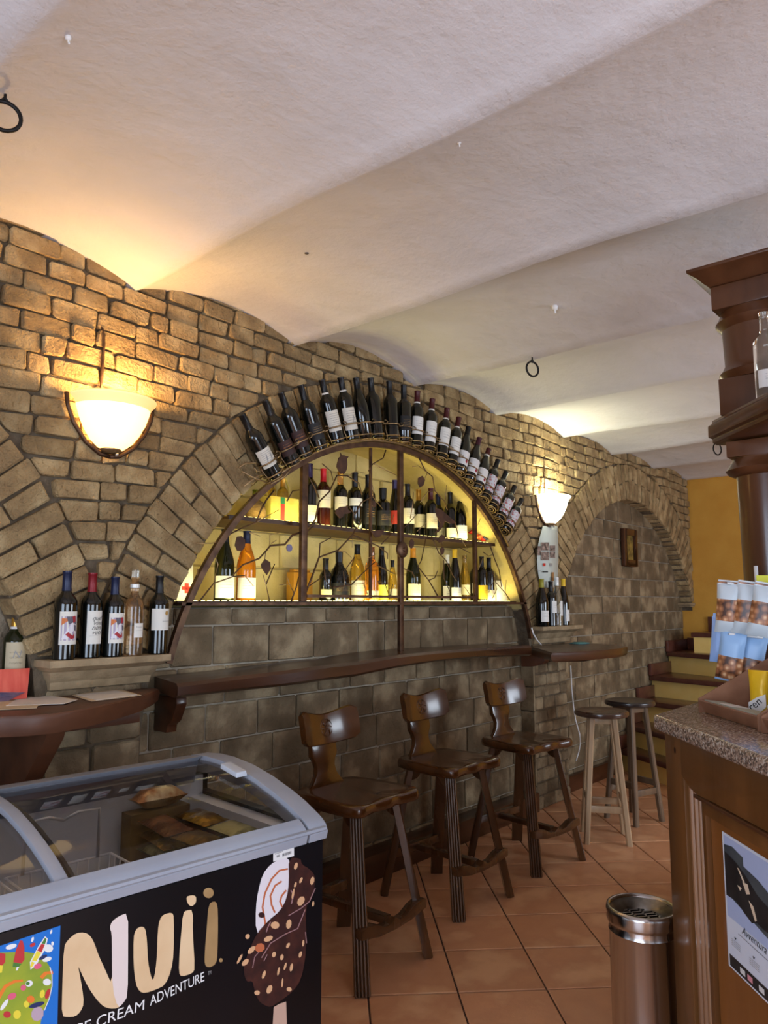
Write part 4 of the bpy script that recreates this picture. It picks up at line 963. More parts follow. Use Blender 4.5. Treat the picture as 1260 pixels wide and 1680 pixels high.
back_stool((2.385, -.515, 0), DEG(2), 'varnished wooden bar stool with carved backrest behind the ice cream freezer')
back_stool((3.175, -.415, 0), DEG(-2), 'varnished wooden bar stool with carved backrest between two others of its kind')
back_stool((3.925, -.425, 0), DEG(-8), 'varnished wooden bar stool with carved backrest in front of the right pier')
# ------------------------------------------------------------------ round stools
def round_stool(loc, rot, sm, lm, label, hs=.775, r=.168, foot=.125):
    t = thing('round_stool', label, 'stool', loc, rot, 'round backless stools')
    mk('seat', lathe([(0, hs - .036), (r - .02, hs - .036), (r - .004, hs - .030), (r, hs - .020), (r - .002, hs - .008), (r - .012, hs), (r - .03, hs - .002), (0, hs - .006)], 40), sm, t, smooth=True)
    for k, (sx, sy) in enumerate(((-1, -1), (1, -1), (1, 1), (-1, 1))):
        top, bot = Vector((sx * .066, sy * .066, hs - .034)), Vector((sx * foot, sy * foot, 0)); c = .0175
        sec = [(-c, -c * .6), (-c * .6, -c), (c * .6, -c), (c, -c * .6), (c, c * .6), (c * .6, c), (-c * .6, c), (-c, c * .6)]
        mk('leg', loft([[(p.x + a, p.y + b, p.z) for a, b in sec] for p in (top, bot)]), lm, t, smooth=True)
    def at(z): return .066 + (foot - .066) * (hs - .034 - z) / (hs - .034)
    for a, z in ((0, .20), (1, .245)):
        q = at(z)
        for sy in (-1, 1): mk('stretcher', rz(box(-q + .012, q - .012, sy * q - .009, sy * q + .009, z - .02, z + .02), a * PI / 2), lm, t, bev=.003)
    for a in range(4): mk('apron', rz(box(-.058, .058, -.076, -.060, hs - .075, hs - .036), a * PI / 2), lm, t, bev=.002)
    return t
round_stool((4.55, -.62, 0), DEG(-59), seatD, paleW, 'round bar stool with dark seat and pale wooden legs next to a carved bar stool')
round_stool((5.065, -.585, 0), DEG(-18), blackW, wood('grey_brown_legs', (96, 78, 60), (124, 102, 80), .35, 'Z', 14, coat=.3), 'round bar stool with black seat in front of the yellow stair risers', .785)
# ------------------------------------------------------------------ ice cream freezer
FO = Vector((1.49, -1.25, 0)); FA = DEG(-4); FL = 1.46; FD = .61
FU = Vector((math.cos(FA), math.sin(FA), 0)); FN = Vector((math.sin(FA), -math.cos(FA), 0))
FZ = thing('ice_cream_freezer', 'chest freezer with curved glass lids and a black front with gold lettering', 'freezer', FO, FA)
blackF = M('freezer_black_film', (8, 9, 13), .3, c2=(11, 13, 19), vs=3, spec=.5)
greyP = M('freezer_grey_plastic', (152, 156, 168), .38, c2=(160, 164, 174), vs=5)
linerM = M('freezer_liner', (226, 228, 230), .5); wireM = M('white_wire', (226, 226, 226), .4)
def thin_glass(name, tint=(252, 253, 253)):
    m = bpy.data.materials.new(name); m.use_nodes = True; nt = m.node_tree; N = nt.nodes; L = nt.links; N.remove(N['Principled BSDF'])
    tr = N.new('ShaderNodeBsdfTransparent'); tr.inputs[0].default_value = lin(tint); gl = N.new('ShaderNodeBsdfGlossy'); gl.inputs['Roughness'].default_value = .03
    fr = N.new('ShaderNodeFresnel'); fr.inputs[0].default_value = 1.28; mx = N.new('ShaderNodeMixShader'); L.new(fr.outputs[0], mx.inputs[0]); L.new(tr.outputs[0], mx.inputs[1]); L.new(gl.outputs[0], mx.inputs[2]); L.new(mx.outputs[0], N['Material Output'].inputs[0]); return m
paneM = thin_glass('lid_glass')
w_ = .03
mk('body', join(box(-FL, 0, 0, w_, .06, .81), box(-FL, 0, FD - w_, FD, .06, .9), box(-FL, -FL + w_, w_, FD - w_, .06, .85), box(-w_, 0, w_, FD - w_, .06, .85), box(-FL, 0, w_, FD - w_, .06, .38)), blackF, FZ)
mk('liner', join(box(-FL + w_, -w_, w_, w_ + .02, .38, .80), box(-FL + w_, -w_, FD - w_ - .02, FD - w_, .38, .90), box(-FL + w_, -FL + w_ + .05, w_ + .05, FD - w_ - .02, .38, .84), box(-w_ - .05, -w_, w_ + .05, FD - w_ - .02, .38, .84), box(-FL + w_, -w_, w_ + .05, FD - w_ - .02, .38, .40)), linerM, FZ)
for x in (-FL + .08, -.08):
    for y in (.08, FD - .08): mk('foot', mv(lathe([(0, 0), (.02, 0), (.024, .02), (.02, .06), (0, .06)], 12), x, y, 0), blackI, FZ)
PRF = [(-.006, .815), (-.012, .835), (-.004, .852), (.012, .864), (.028, .872), (.085, .896), (.14, .914), (.24, .940), (.34, .958), (.44, .966), (.52, .966), (.60, .958), (.615, .945)]
def sidez(y):
    for (a, b), (c, d) in zip(PRF[2:], PRF[3:]):
        if a <= y <= c: return b + (d - b) * (y - a) / (c - a)
    return PRF[-2][1]
# end rims follow the curve of the lids
def end_rim(x0, x1):
    top = PRF; bot = [(y + (.02 if y < .02 else 0), max(.812, z - .05)) for y, z in PRF]; L = []
    for (y, z), (yb, zb) in zip(top, bot): L.append([(x0, y, z), (x1, y, z), (x1, yb, zb), (x0, yb, zb)])
    return loft(L)
mk('end_rim', end_rim(-.052, .008), greyP, FZ, bev=.006, seg=3); mk('end_rim', end_rim(-FL - .008, -FL + .062), greyP, FZ, bev=.006, seg=3)
fr = [(y, z) for y, z in PRF[:5]] + [(.03, .858), (.018, .85), (.012, .812)]
mk('front_rim', prismX(fr, -FL + .062, -.062), greyP, FZ, smooth=True)
mk('front_ridge', prismX([(-.013, .838), (-.017, .842), (-.015, .848), (-.006, .850)], -FL, .0), greyP, FZ)
br = [(.52, .966), (.60, .958), (.618, .945), (.618, .88), (.56, .88), (.54, .952)]
mk('rear_rim', prismX(br, -FL + .062, -.062), greyP, FZ, smooth=True)
def lid(x0, x1, dz):
    ys = [.028 + (.53 - .028) * k / 12 for k in range(13)]; V = []; Fc = []
    for y in ys: V += [(x0, y, sidez(y) - dz), (x1, y, sidez(y) - dz)]
    for k in range(12): Fc.append((2 * k, 2 * k + 1, 2 * k + 3, 2 * k + 2))
    return V, Fc
mk('glass_lid', lid(-.70, -.062, .012), paneM, FZ, smooth='all'); mk('glass_lid', lid(-FL + .062, -.66, .024), paneM, FZ, smooth='all')
def bar(x0, x1, dz, th):
    ys = [.03 + (.55 - .03) * k / 12 for k in range(13)]; return loft([[(x0, y, sidez(y) - dz), (x1, y, sidez(y) - dz), (x1, y, sidez(y) - dz - th), (x0, y, sidez(y) - dz - th)] for y in ys])
mk('lid_edge_bar', bar(-.705, -.675, .004, .016), greyP, FZ, bev=.003); mk('lid_edge_bar', bar(-.66, -.652, .020, .014), M('lid_seal', (60, 62, 66), .6), FZ)
for s in ((-.115, .31),): mk('lid_handle', loft([[(x, y, sidez(y) + z) for x, z in ((-.10, .0), (-.098, .014), (-.065, .016), (-.06, .0))] for y in (.27, .275, .35, .355)]), M('clear_handle', (196, 200, 208), .2), FZ, bev=.003)
# wire baskets
def basket(x0, x1, y0, y1, zt, zb, st=.03):
    S = [tube([(x0, y0, zt), (x1, y0, zt), (x1, y1, zt), (x0, y1, zt)], .0035, 5, True), tube([(x0 + .02, y0 + .02, zb), (x1 - .02, y0 + .02, zb), (x1 - .02, y1 - .02, zb), (x0 + .02, y1 - .02, zb)], .003, 5, True)]
    n = int((x1 - x0) / st)
    for k in range(n + 1):
        x = x0 + (x1 - x0) * k / n; xb = x0 + .02 + (x1 - x0 - .04) * k / n
        S.append(tube([(x, y0, zt), (xb, y0 + .02, zb), (xb, y1 - .02, zb), (x, y1, zt)], .0026, 4))
    n = int((y1 - y0) / st)
    for k in range(n + 1):
        y = y0 + (y1 - y0) * k / n; yb = y0 + .02 + (y1 - y0 - .04) * k / n
        S.append(tube([(x0, y, zt), (x0 + .02, yb, zb), (x1 - .02, yb, zb), (x1, y, zt)], .0026, 4))
    return join(*S)
def handle(xa, xb, y, z0, z1): return tube([(xa, y, z0), (xa, y, z1), (xa + .06, y, z1 + .002), (xa + .10, y, z1 - .012), (xb - .10, y, z1 - .012), (xb - .06, y, z1 + .002), (xb, y, z1), (xb, y, z0)], .0045, 6)
BX = [(-1.36, -.98), (-.96, -.66), (-.64, -.36)]
for a, b in BX:
    mk('wire_basket', basket(a, b, .10, .50, .745, .56), wireM, FZ)
    mk('basket_handle', handle(a + .04, b - .04, .495, .745, .875), wireM, FZ, smooth='all')
# frozen goods, each pack a thing of its own
def pack_shape(w, h, th, n=5):
    V, Fc = [], []
    for s in (1, -1):
        for i in range(n + 1):
            for j in range(n + 1):
                u, v = i / n * 2 - 1, j / n * 2 - 1; e = (1 - u ** 4) * (1 - v ** 4); V.append((u * w / 2 * (1 - .05 * (1 - v * v)), v * h / 2, s * th / 2 * e ** .6))
    m = (n + 1) ** 2
    for s in (0, 1):
        for i in range(n):
            for j in range(n):
                q = [s * m + i * (n + 1) + j, s * m + (i + 1) * (n + 1) + j, s * m + (i + 1) * (n + 1) + j + 1, s * m + i * (n + 1) + j + 1]; Fc.append(tuple(q if s == 0 else reversed(q)))
    return V, Fc
pkMesh = mesh(pack_shape(.085, .17, .03), smooth='all')
def foil(n, c, c2, vs=14, r=.28, mt=.25): return M(n, c, r, mt, c2=c2, vs=vs, lo=.42, hi=.58, rnd=.12, bump=(26, .006))
FOILS = {'gold': foil('gold_foil', (176, 140, 52), (110, 76, 30), mt=.7, r=.22), 'blue': foil('blue_foil', (52, 66, 120), (150, 160, 190)), 'red': foil('red_white_foil', (190, 60, 60), (226, 206, 190)), 'cream': foil('cream_foil', (222, 204, 160), (170, 110, 60)), 'brown': foil('brown_foil', (86, 50, 34), (140, 90, 56)), 'olive': foil('olive_foil', (96, 92, 40), (196, 190, 130))}
def wpt(x, y, z): v = FO + FU * x + Vector((-FU.y, FU.x, 0)) * y; return (v.x, v.y, z)
R = random.Random(21)
def packs(x0, x1, y0, y1, z0, nl, mats, label, group, dz=.034):
    """layers of packs lying side by side"""
    nx, ny = max(1, int((x1 - x0) / .098)), max(1, int((y1 - y0) / .18)); k = 0
    for l in range(nl):
        for i in range(nx):
            for j in range(ny):
                m = mats[(k * 7 + l) % len(mats)]; k += 1
                x = x0 + (x1 - x0) * (i + .5) / nx; y = y0 + (y1 - y0) * (j + .5) / ny
                o = put('ice_cream_pack', pkMesh, FOILS[m], None, loc=wpt(x + R.uniform(-.003, .003), y + R.uniform(-.004, .004), z0 + dz * l), rot=(R.uniform(-.06, .06), R.uniform(-.10, .10), FA + R.uniform(-.06, .06)))
                tag(o, label % {'gold': 'gold foil', 'blue': 'blue and white foil', 'red': 'red and white', 'cream': 'cream coloured', 'brown': 'brown', 'olive': 'olive green'}[m], 'ice cream', group)
packs(BX[0][0] + .03, BX[0][1] - .03, .118, .482, .64, 3, ['red', 'cream', 'red', 'olive'], '%s ice cream pack in the wire basket at the hinge end', 'packs in the far wire basket')
packs(BX[1][0] + .03, BX[1][1] - .03, .118, .482, .64, 3, ['cream', 'red', 'red', 'olive', 'cream'], '%s ice cream pack in the basket under the lid bar', 'packs in the wire basket under the lid bar')
packs(BX[2][0] + .03, BX[2][1] - .03, .118, .482, .64, 3, ['blue', 'blue', 'cream', 'blue'], '%s ice cream pack in the middle wire basket', 'packs in the middle wire basket')
packs(-.33, -.10, .085, .45, .66, 6, ['gold', 'gold', 'brown', 'gold', 'olive'], '%s ice cream pack stacked beside the wire baskets', 'packs stacked at the freezer end')
def fbox(x0, x1, y0, y1, z0, z1, m, label):
    o = mk('carton', box(-(x1 - x0) / 2, (x1 - x0) / 2, -(y1 - y0) / 2, (y1 - y0) / 2, 0, z1 - z0), m, None, bev=.003, loc=wpt((x0 + x1) / 2, (y0 + y1) / 2, z0), rot=(0, 0, FA)); tag(o, label, 'carton')
fbox(-.32, -.13, .465, .525, .42, .845, M('brown_card', (88, 62, 34), .7, c2=(120, 92, 40), vs=9), 'brown carton standing against the freezer back wall')
pl = pack_shape(.16, .07, .055); o = put('bread_pack', mesh(pl, smooth='all'), FOILS['cream'], None, loc=wpt(-.22, .497, .876), rot=(0, 0, FA)); tag(o, 'pale oblong pack lying on the brown carton in the freezer', 'ice cream')
# ------------------------------------------------------------------ print on the freezer front
FOp = FO.copy(); FV = Vector((0, 0, 1))
def fdec(name, pts, m, off, org=None, sc=1.0, sm=0):
    pts = W3(org, sc, pts) if org else pts
    if sm: pts = smooth_poly(pts, sm)
    return decal(name, pts, FOp, FU, FV, FN, off, m, FZ)
L1 = ((60, 1480), 3.9375); L2 = ((340, 1370), 5.42); L3 = ((0, 1490), 8.845)
goldL = M('print_gold', (214, 180, 138), .5, c2=(226, 196, 156), vs=9); paleL = M('print_pale_gold', (222, 206, 200), .5); darkL = M('print_bronze', (150, 118, 76), .5, c2=(176, 142, 96), vs=9)
fdec('lettering', [(162, 735), (165, 560), (175, 290), (200, 245), (255, 198), (310, 195), (345, 215), (372, 262), (400, 345), (440, 430), (488, 540), (486, 300), (484, 200), (472, 165), (485, 125), (530, 90), (590, 68), (590, 300), (588, 605), (560, 650), (525, 685), (470, 688), (425, 670), (380, 620), (330, 545), (285, 450), (268, 410), (278, 470), (295, 560), (305, 655), (285, 705), (250, 738), (200, 742)], goldL, .0006, *L1, sm=1)
fdec('lettering', [(486, 300), (484, 200), (472, 165), (485, 125), (530, 90), (590, 68), (590, 300), (588, 605), (560, 650), (525, 685), (488, 560)], paleL, .0009, *L1, sm=1)
fdec('lettering', [(625, 230), (640, 175), (675, 155), (702, 168), (712, 240), (718, 380), (735, 470), (752, 510), (768, 440), (778, 330), (782, 180), (795, 110), (820, 78), (875, 66), (886, 95), (885, 330), (870, 440), (830, 535), (770, 565), (700, 588), (665, 578), (640, 530), (625, 400)], goldL, .0006, *L1, sm=1)
fdec('lettering', [(945, 70), (968, 52), (1010, 50), (1008, 200), (1022, 430), (1005, 460), (935, 482), (918, 455), (922, 330), (932, 220)], goldL, .0006, *L1, sm=1)
fdec('lettering', [(965, -35), (1000, -45), (1030, -40), (1030, 5), (1000, 30), (975, 10)], goldL, .0006, *L1, sm=1)
fdec('lettering', [(1110, 15), (1145, -8), (1168, 10), (1172, 130), (1168, 330), (1160, 400), (1110, 425), (1085, 405), (1085, 330), (1100, 150)], darkL, .0006, *L1, sm=1)
fdec('lettering', [(1070 + 34 * math.cos(a * .52) + 40, -60 + 34 * math.sin(a * .52)) for a in range(12)], darkL, .0006, *L1)
fdec('lettering', [(1190 + 12 * math.cos(a * .785), 375 + 14 * math.sin(a * .785)) for a in range(8)], darkL, .0006, *L1)
# strapline
def line_text(s, p0, p1, size, m, name='lettering', org=FOp, U=FU, N=FN, parent=FZ, shear=0.0, space=1.0, off=.0006):
    a, b = onP(p0[0], p0[1], org, N), onP(p1[0], p1[1], org, N); sh = text_shape(s, 1.0, shear, space)
    xs = [v[0] for v in sh[0]]; x0, x1 = min(xs), max(xs); d = (b - a); k = d.length / (x1 - x0); d.normalize(); up = Vector((0, 0, 1)); up = (up - d * up.dot(d)).normalized()
    V = [tuple(a + d * ((v[0] - x0) * k) + up * (v[1] * size) + N * off) for v in sh[0]]
    return mk(name, (V, sh[1]), m, parent, world=True)
whiteP = M('print_white', (226, 224, 222), .5)
line_text('ICE CREAM', (112, 1703), (236, 1656), .030, whiteP)
line_text('ADVENTURE', (246, 1650), (335, 1609), .030, whiteP)
line_text('TM', (341, 1600), (346, 1598), .012, greyInk)
# the printed ice cream bar
chocM = M('print_chocolate', (74, 38, 30), .45, c2=(46, 24, 22), vs=26, c3=(60, 30, 26)); creamM = M('print_ice_cream', (224, 216, 220), .5); caraM = M('print_caramel', (190, 104, 66), .5); nutM = M('print_nut', (214, 166, 124), .5); stickM = M('print_stick', (196, 160, 140), .5); choc2 = M('print_chocolate_gloss', (56, 30, 30), .4)
fdec('ice_cream_print', [(590, 1530), (640, 1500), (700, 1480), (712, 1800), (575, 1800)], stickM, .0006, *L2)
fdec('ice_cream_print', [(430, 860), (430, 640), (450, 500), (490, 350), (560, 260), (640, 215), (720, 195), (740, 300), (735, 520), (700, 640), (560, 800), (500, 900)], creamM, .0008, *L2, sm=1)
def stroke(pts, w, m, off, org, sc, name='ice_cream_print'):
    l, r = [], []
    for i, p in enumerate(pts):
        a = pts[max(i - 1, 0)]; b = pts[min(i + 1, len(pts) - 1)]; dx, dy = b[0] - a[0], b[1] - a[1]; q = math.hypot(dx, dy) or 1; nx, ny = -dy / q * w / 2, dx / q * w / 2
        l.append((p[0] + nx, p[1] + ny)); r.append((p[0] - nx, p[1] - ny))
    return fdec(name, l + r[::-1], m, off, org, sc)
for pts in ([(715, 300), (640, 315), (570, 390), (510, 520), (490, 640), (510, 760), (515, 800)], [(660, 410), (600, 450), (560, 540), (570, 620), (600, 690)], [(700, 490), (660, 540), (645, 590), (665, 640)]): stroke(pts, 16, caraM, .0010, *L2)
fdec('ice_cream_print', [(720, 200), (830, 205), (835, 260), (910, 300), (955, 360), (960, 430), (920, 560), (870, 650), (880, 900), (870, 1100), (830, 1290), (760, 1390), (640, 1480), (560, 1530), (500, 1510), (450, 1470), (415, 1380), (400, 1290), (350, 1310), (318, 1220), (330, 1130), (370, 1020), (440, 870), (540, 760), (650, 670), (705, 560), (725, 420)], chocM, .0012, *L2, sm=1)
fdec('ice_cream_print', [(860, 640), (870, 700), (800, 830), (640, 900), (520, 1000), (400, 1180), (380, 1120), (470, 960), (580, 830), (720, 720)], choc2, .0014, *L2)
glossP = M('print_chocolate_shine', (150, 112, 112), .4)
for pts, wd in (([(868, 660), (800, 830), (690, 880), (560, 960), (480, 1090)], 9), ([(560, 770), (535, 820), (522, 862)], 10), ([(958, 470), (905, 590), (830, 650), (720, 715)], 9), ([(400, 1180), (420, 1080), (500, 985)], 8), ([(740, 490), (765, 530), (745, 610)], 12), ([(500, 1120), (530, 1060)], 8), ([(870, 860), (880, 960)], 8)): stroke(pts, wd, glossP, .00155, *L2)
for x, y, a, b, r in ((600, 800, 40, 34, 0), (722, 790, 24, 44, .2), (830, 585, 30, 46, .5), (785, 275, 16, 34, .3), (930, 405, 18, 38, .2), (540, 920, 44, 24, -.4), (465, 1000, 46, 40, -.5), (390, 1020, 46, 22, -.8), (335, 1130, 40, 22, -.8), (590, 1060, 18, 26, .3), (660, 1085, 16, 28, .2), (715, 980, 14, 28, .5), (745, 1175, 14, 38, .2), (690, 1165, 10, 36, .3), (500, 1240, 14, 40, .3), (550, 1370, 24, 42, .4), (630, 1210, 10, 40, .2), (665, 1310, 8, 44, .1), (440, 1400, 26, 22, 0), (725, 1370, 24, 20, .3), (850, 960, 10, 30, .1), (825, 1060, 14, 30, .3), (760, 520, 10, 50, .2), (830, 400, 12, 30, .4), (780, 440, 10, 26, .3), (355, 900, 20, 24, .3), (285, 1100, 12, 50, .5), (938, 610, 10, 26, .1), (480, 710, 30, 26, .2)):
    pts = [(x + a * math.cos(k * .785) * math.cos(r) - b * math.sin(k * .785) * math.sin(r), y + a * math.cos(k * .785) * math.sin(r) + b * math.sin(k * .785) * math.cos(r)) for k in range(8)]
    fdec('almond_print', pts, nutM if (x, y) not in ((465, 1000), (480, 710)) else (caraM if x == 465 else choc2), .0016, *L2)
fdec('price_tag', [(583, 140), (768, 80), (768, 185), (583, 235)], whiteP, .0018, *L2)
for x in range(665, 745, 9): fdec('price_tag_print', [(x, 165 - (x - 665) * .33), (x + 5, 163 - (x - 665) * .33), (x + 5, 188 - (x - 665) * .33), (x, 190 - (x - 665) * .33)], inkM, .0021, *L2)
fdec('price_tag_print', [(597, 165), (670, 141), (670, 147), (597, 171)], greyInk, .0021, *L2); fdec('price_tag_print', [(612, 180), (640, 171), (640, 190), (612, 200)], greyInk, .0021, *L2)
# blue poster with lollies
blueP = M('poster_blue', (20, 108, 196), .45); grnP = M('poster_green', (128, 150, 44), .5, c2=(168, 172, 40), vs=10); skyP = M('poster_sky', (70, 130, 190), .5)
fdec('poster', [(-900, 830), (0, 545), (875, 250), (850, 900), (825, 1900), (-900, 1900)], blueP, .0006, *L3)
fdec('poster_print', [(-900, 800), (0, 640), (350, 630), (500, 650), (640, 720), (720, 850), (760, 960), (750, 1150), (700, 1330), (620, 1500), (540, 1900), (-900, 1900)], grnP, .0009, *L3)
PC = {'red': M('poster_red', (186, 48, 50), .5), 'orange': M('poster_orange', (226, 120, 40), .5), 'yellow': M('poster_yellow', (226, 206, 60), .5), 'white': whiteP, 'pink': M('poster_pink', (214, 90, 120), .5), 'dgreen': M('poster_dark_green', (70, 120, 50), .5), 'navy': M('poster_navy', (34, 42, 90), .5), 'lilac': M('poster_lilac', (180, 156, 168), .5)}
def pp(c, pts, off=.0012): fdec('poster_print', pts, PC[c], off, *L3)
def el(c, x, y, a, b, r=0, off=.0012): pp(c, [(x + a * math.cos(k * .628) * math.cos(r) - b * math.sin(k * .628) * math.sin(r), y + a * math.cos(k * .628) * math.sin(r) + b * math.sin(k * .628) * math.cos(r)) for k in range(10)], off)
pp('red', [(290, 465), (325, 470), (350, 560), (352, 740), (310, 800), (190, 780), (230, 600)]); pp('dgreen', [(190, 785), (310, 805), (270, 850), (180, 850)]); pp('white', [(240, 850), (275, 850), (250, 900), (225, 900)])
pp('red', [(-30, 640), (75, 660), (72, 780), (30, 830), (-30, 820)]); pp('yellow', [(-30, 825), (40, 825), (25, 930), (-30, 940)])
pp('white', [(650, 405), (690, 440), (660, 580), (520, 830), (440, 890), (430, 780), (560, 540)], .0011); pp('dgreen', [(650, 425), (672, 450), (650, 520), (600, 510)]); pp('red', [(598, 515), (648, 525), (600, 640), (535, 610)]); pp('yellow', [(533, 615), (598, 645), (520, 770), (460, 760)]); pp('yellow', [(455, 770), (500, 790), (460, 860), (435, 850)], .0013)
for x, y, a, b, r in ((160, 555, 85, 36, -.3), (700, 580, 70, 60, 0), (760, 510, 20, 30, 0), (740, 340, 14, 34, .3), (680, 1070, 60, 50, 0), (470, 450, 18, 40, .3), (680, 740, 70, 34, -.3)): el('white', x, y, a, b, r, .0010)
pp('orange', [(-30, 1250), (60, 1110), (200, 1040), (330, 1030), (330, 1065), (210, 1080), (90, 1150), (0, 1310), (-30, 1310)]); pp('orange', [(575, 990), (640, 920), (760, 905), (770, 950), (680, 960), (610, 1030)])
el('pink', 170, 1275, 70, 46, -.5); el('pink', 545, 840, 60, 40, -.4); el('red', 690, 1240, 34, 80, .35); el('yellow', 610, 1240, 36, 62, .2); el('orange', 440, 1320, 60, 56); el('yellow', 380, 1390, 40, 50); el('navy', 530, 1400, 120, 36, -.3); el('lilac', 540, 1530, 90, 110, .3); el('yellow', 245, 1540, 56, 66, .2); el('red', 100, 1540, 56, 50); el('pink', 335, 1150, 40, 46, .4); el('red', 470, 530, 46, 26, -.5); el('white', 420, 1090, 56, 46, -.4, .0011); el('dgreen', 400, 1090, 30, 26, -.4); el('white', 60, 1400, 30, 100, .6, .0011); el('navy', 620, 710, 70, 26, -.5)
stroke([(720, 850), (752, 960), (752, 1130), (710, 1310), (640, 1480)], 12, whiteP, .0014, *L3, name='poster_print')
# ------------------------------------------------------------------ bar counter: granite top, panelled walnut front
CB = Vector((2.238, -1.914, 0)); CU = Vector((-.732, -.682, 0)).normalized(); CN = Vector((CU.y, -CU.x, 0))
ZG = 1.13
graniteM = bpy.data.materials.new('speckled_granite'); graniteM.use_nodes = True
def _granite():
    nt = graniteM.node_tree; N = nt.nodes; L = nt.links; b = N['Principled BSDF']; b.inputs['Roughness'].default_value = .16
    tc = N.new('ShaderNodeTexCoord'); v = N.new('ShaderNodeTexVoronoi'); v.inputs['Scale'].default_value = 240; L.new(tc.outputs['Object'], v.inputs['Vector'])
    r = N.new('ShaderNodeValToRGB'); cr = r.color_ramp; cr.interpolation = 'CONSTANT'
    cr.elements[0].position = 0; cr.elements[0].color = lin((92, 78, 68)); cr.elements[1].position = .22; cr.elements[1].color = lin((150, 126, 108))
    for p, c in ((.45, (168, 148, 132)), (.65, (124, 102, 88)), (.82, (190, 178, 166)), (.93, (78, 66, 60))): e = cr.elements.new(p); e.color = lin(c)
    sp = N.new('ShaderNodeSeparateColor'); L.new(v.outputs['Color'], sp.inputs[0]); L.new(sp.outputs[0], r.inputs[0]); L.new(r.outputs[0], b.inputs['Base Color'])
_granite()
CT = thing('bar_counter', 'walnut bar counter with speckled granite top and fluted front', 'counter', (2.6, -2.3, 0))
gp = [(2.172, -1.900), (1.24, -2.768), (1.62, -3.20), (2.50, -2.52), (4.40, -2.52), (4.40, -1.894)]
mk('granite_top', prismZ(gp, ZG - .042, ZG), graniteM, CT, world=True, bev=.012, seg=3)
def cpt(u, o=0.0): v = CB + CU * u + CN * o; return (v.x, v.y)
b0, b1 = cpt(-.002, -.02), cpt(1.20, -.02)
mk('body', prismZ([(2.25, -1.922), b1, (1.68, -3.10), (2.52, -2.46), (4.36, -2.46), (4.36, -1.922)], 0, ZG - .042), walnutM, CT, world=True)
def cbox(u0, u1, o0, o1, z0, z1):
    return loft([[(*cpt(u, o), z) for u, o in ((u0, o0), (u1, o0), (u1, o1), (u0, o1))] for z in (z0, z1)])
mk('corner_post', cbox(.0, .118, -.02, .008, 0, ZG - .042), walnutM, CT, world=True, bev=.004)
for k in range(3):
    u = .140 + .027 * k
    mk('flute', loft([[(*cpt(u + .0125 * math.cos(a * PI / 5), -.018 + .022 * math.sin(a * PI / 5)), z) for a in range(0, 6)] for z in (0, .955)]), M('fluted_walnut', (150, 108, 74), .3, c2=(120, 80, 50), vs=10, stretch=(1, 1, .1), coat=.3) if k == 0 else bpy.data.materials['fluted_walnut'], CT, world=True, smooth=True)
def cpoly(pts, o0, o1): return loft([[(*cpt(u, o), z) for u, z in pts] for o in (o0, o1)])
mk('header_board', cpoly([(.119, ZG - .043), (.119, .978), (.14, .968), (.17, .955), (.215, .948), (.30, .952), (1.1, .960), (1.1, ZG - .043)], -.02, .014), walnutM, CT, world=True, bev=.004)
mk('header_bead', cpoly([(.20, .950), (.20, .940), (1.1, .950), (1.1, .960)], -.02, .02), walnutX, CT, world=True, bev=.003)
mk('panel_frame', cpoly([(.216, .944), (.216, 0), (.236, 0), (.236, .905), (1.1, .905), (1.1, .944)], -.02, .006), walnutM, CT, world=True, bev=.003)
mk('panel', cpoly([(.238, .902), (.238, .02), (1.1, .02), (1.1, .902)], -.02, -.008), wood('panel_walnut', (112, 66, 26), (146, 92, 44), .36, 'Z', 6, coat=.3), CT, world=True)
kn = onP(1112, 1231, CB, CN); mk('wood_knot', [tuple(Vector((kn.x, kn.y, kn.z)) + CN * .0088 + CU * (.006 * math.cos(a * .785)) + ZZ * (.009 * math.sin(a * .785))) for a in range(8)] and ([tuple(Vector((kn.x, kn.y, kn.z)) + CN * .0088 + CU * (.006 * math.cos(a * .785)) + ZZ * (.009 * math.sin(a * .785))) for a in range(8)], [tuple(range(8))]), M('knot', (46, 24, 14), .6), CT, world=True)
# ------------------------------------------------------------------ poster on the counter front
PO = CB - CN * .008; PS = thing('poster', 'white poster with dark mountain photograph on the counter front', 'poster', tuple(PO + CU * .5 + ZZ * .73))
def pd(name, uv, m, off):
    P = [tuple(PO + CU * u + ZZ * z + CN * off) for u, z in uv]; bm = bmesh.new(); f = bm.faces.new([bm.verts.new(p) for p in P]); f.normal_update()
    if f.normal.dot(CN) < 0: f.normal_flip()
    bmesh.ops.triangulate(bm, faces=bm.faces); bm.transform(Matrix.Translation(-Vector(PS.location))); me = bpy.data.meshes.new(name); bm.to_mesh(me); bm.free(); return put(name, me, m, PS)
def pxu(x, y): p = onP(x, y, PO, CN); return ((p - PO).dot(CU), p.z)
pap = M('poster_paper', (216, 222, 236), .5); dkP = M('poster_dark_rock', (30, 28, 30), .5, c2=(48, 46, 46), vs=14); mtP = M('poster_hillside', (62, 68, 74), .5, c2=(84, 90, 92), vs=12); skP = M('poster_pale_sky', (176, 190, 226), .5); goldP2 = M('poster_highlight', (226, 206, 180), .5)
c4 = [pxu(1187, 1367), pxu(1195, 1582)]
u0 = (c4[0][0] + c4[1][0]) / 2; zt, zb = c4[0][1] + .004, c4[1][1]
W_ = .42
mk('sheet', loft([[tuple(PO + CU * u + ZZ * z + CN * o) for u, z in ((u0, zb), (u0 + W_, zb), (u0 + W_, zt), (u0, zt))] for o in (.0005, .0014)]), pap, PS, world=True)
hh = zt - zb
def q(u, v): return (u0 + W_ * u, zt - hh * v)
pd('poster_print', [q(.02, .02), q(.98, .02), q(.98, .62), q(.02, .62)], skP, .0018)
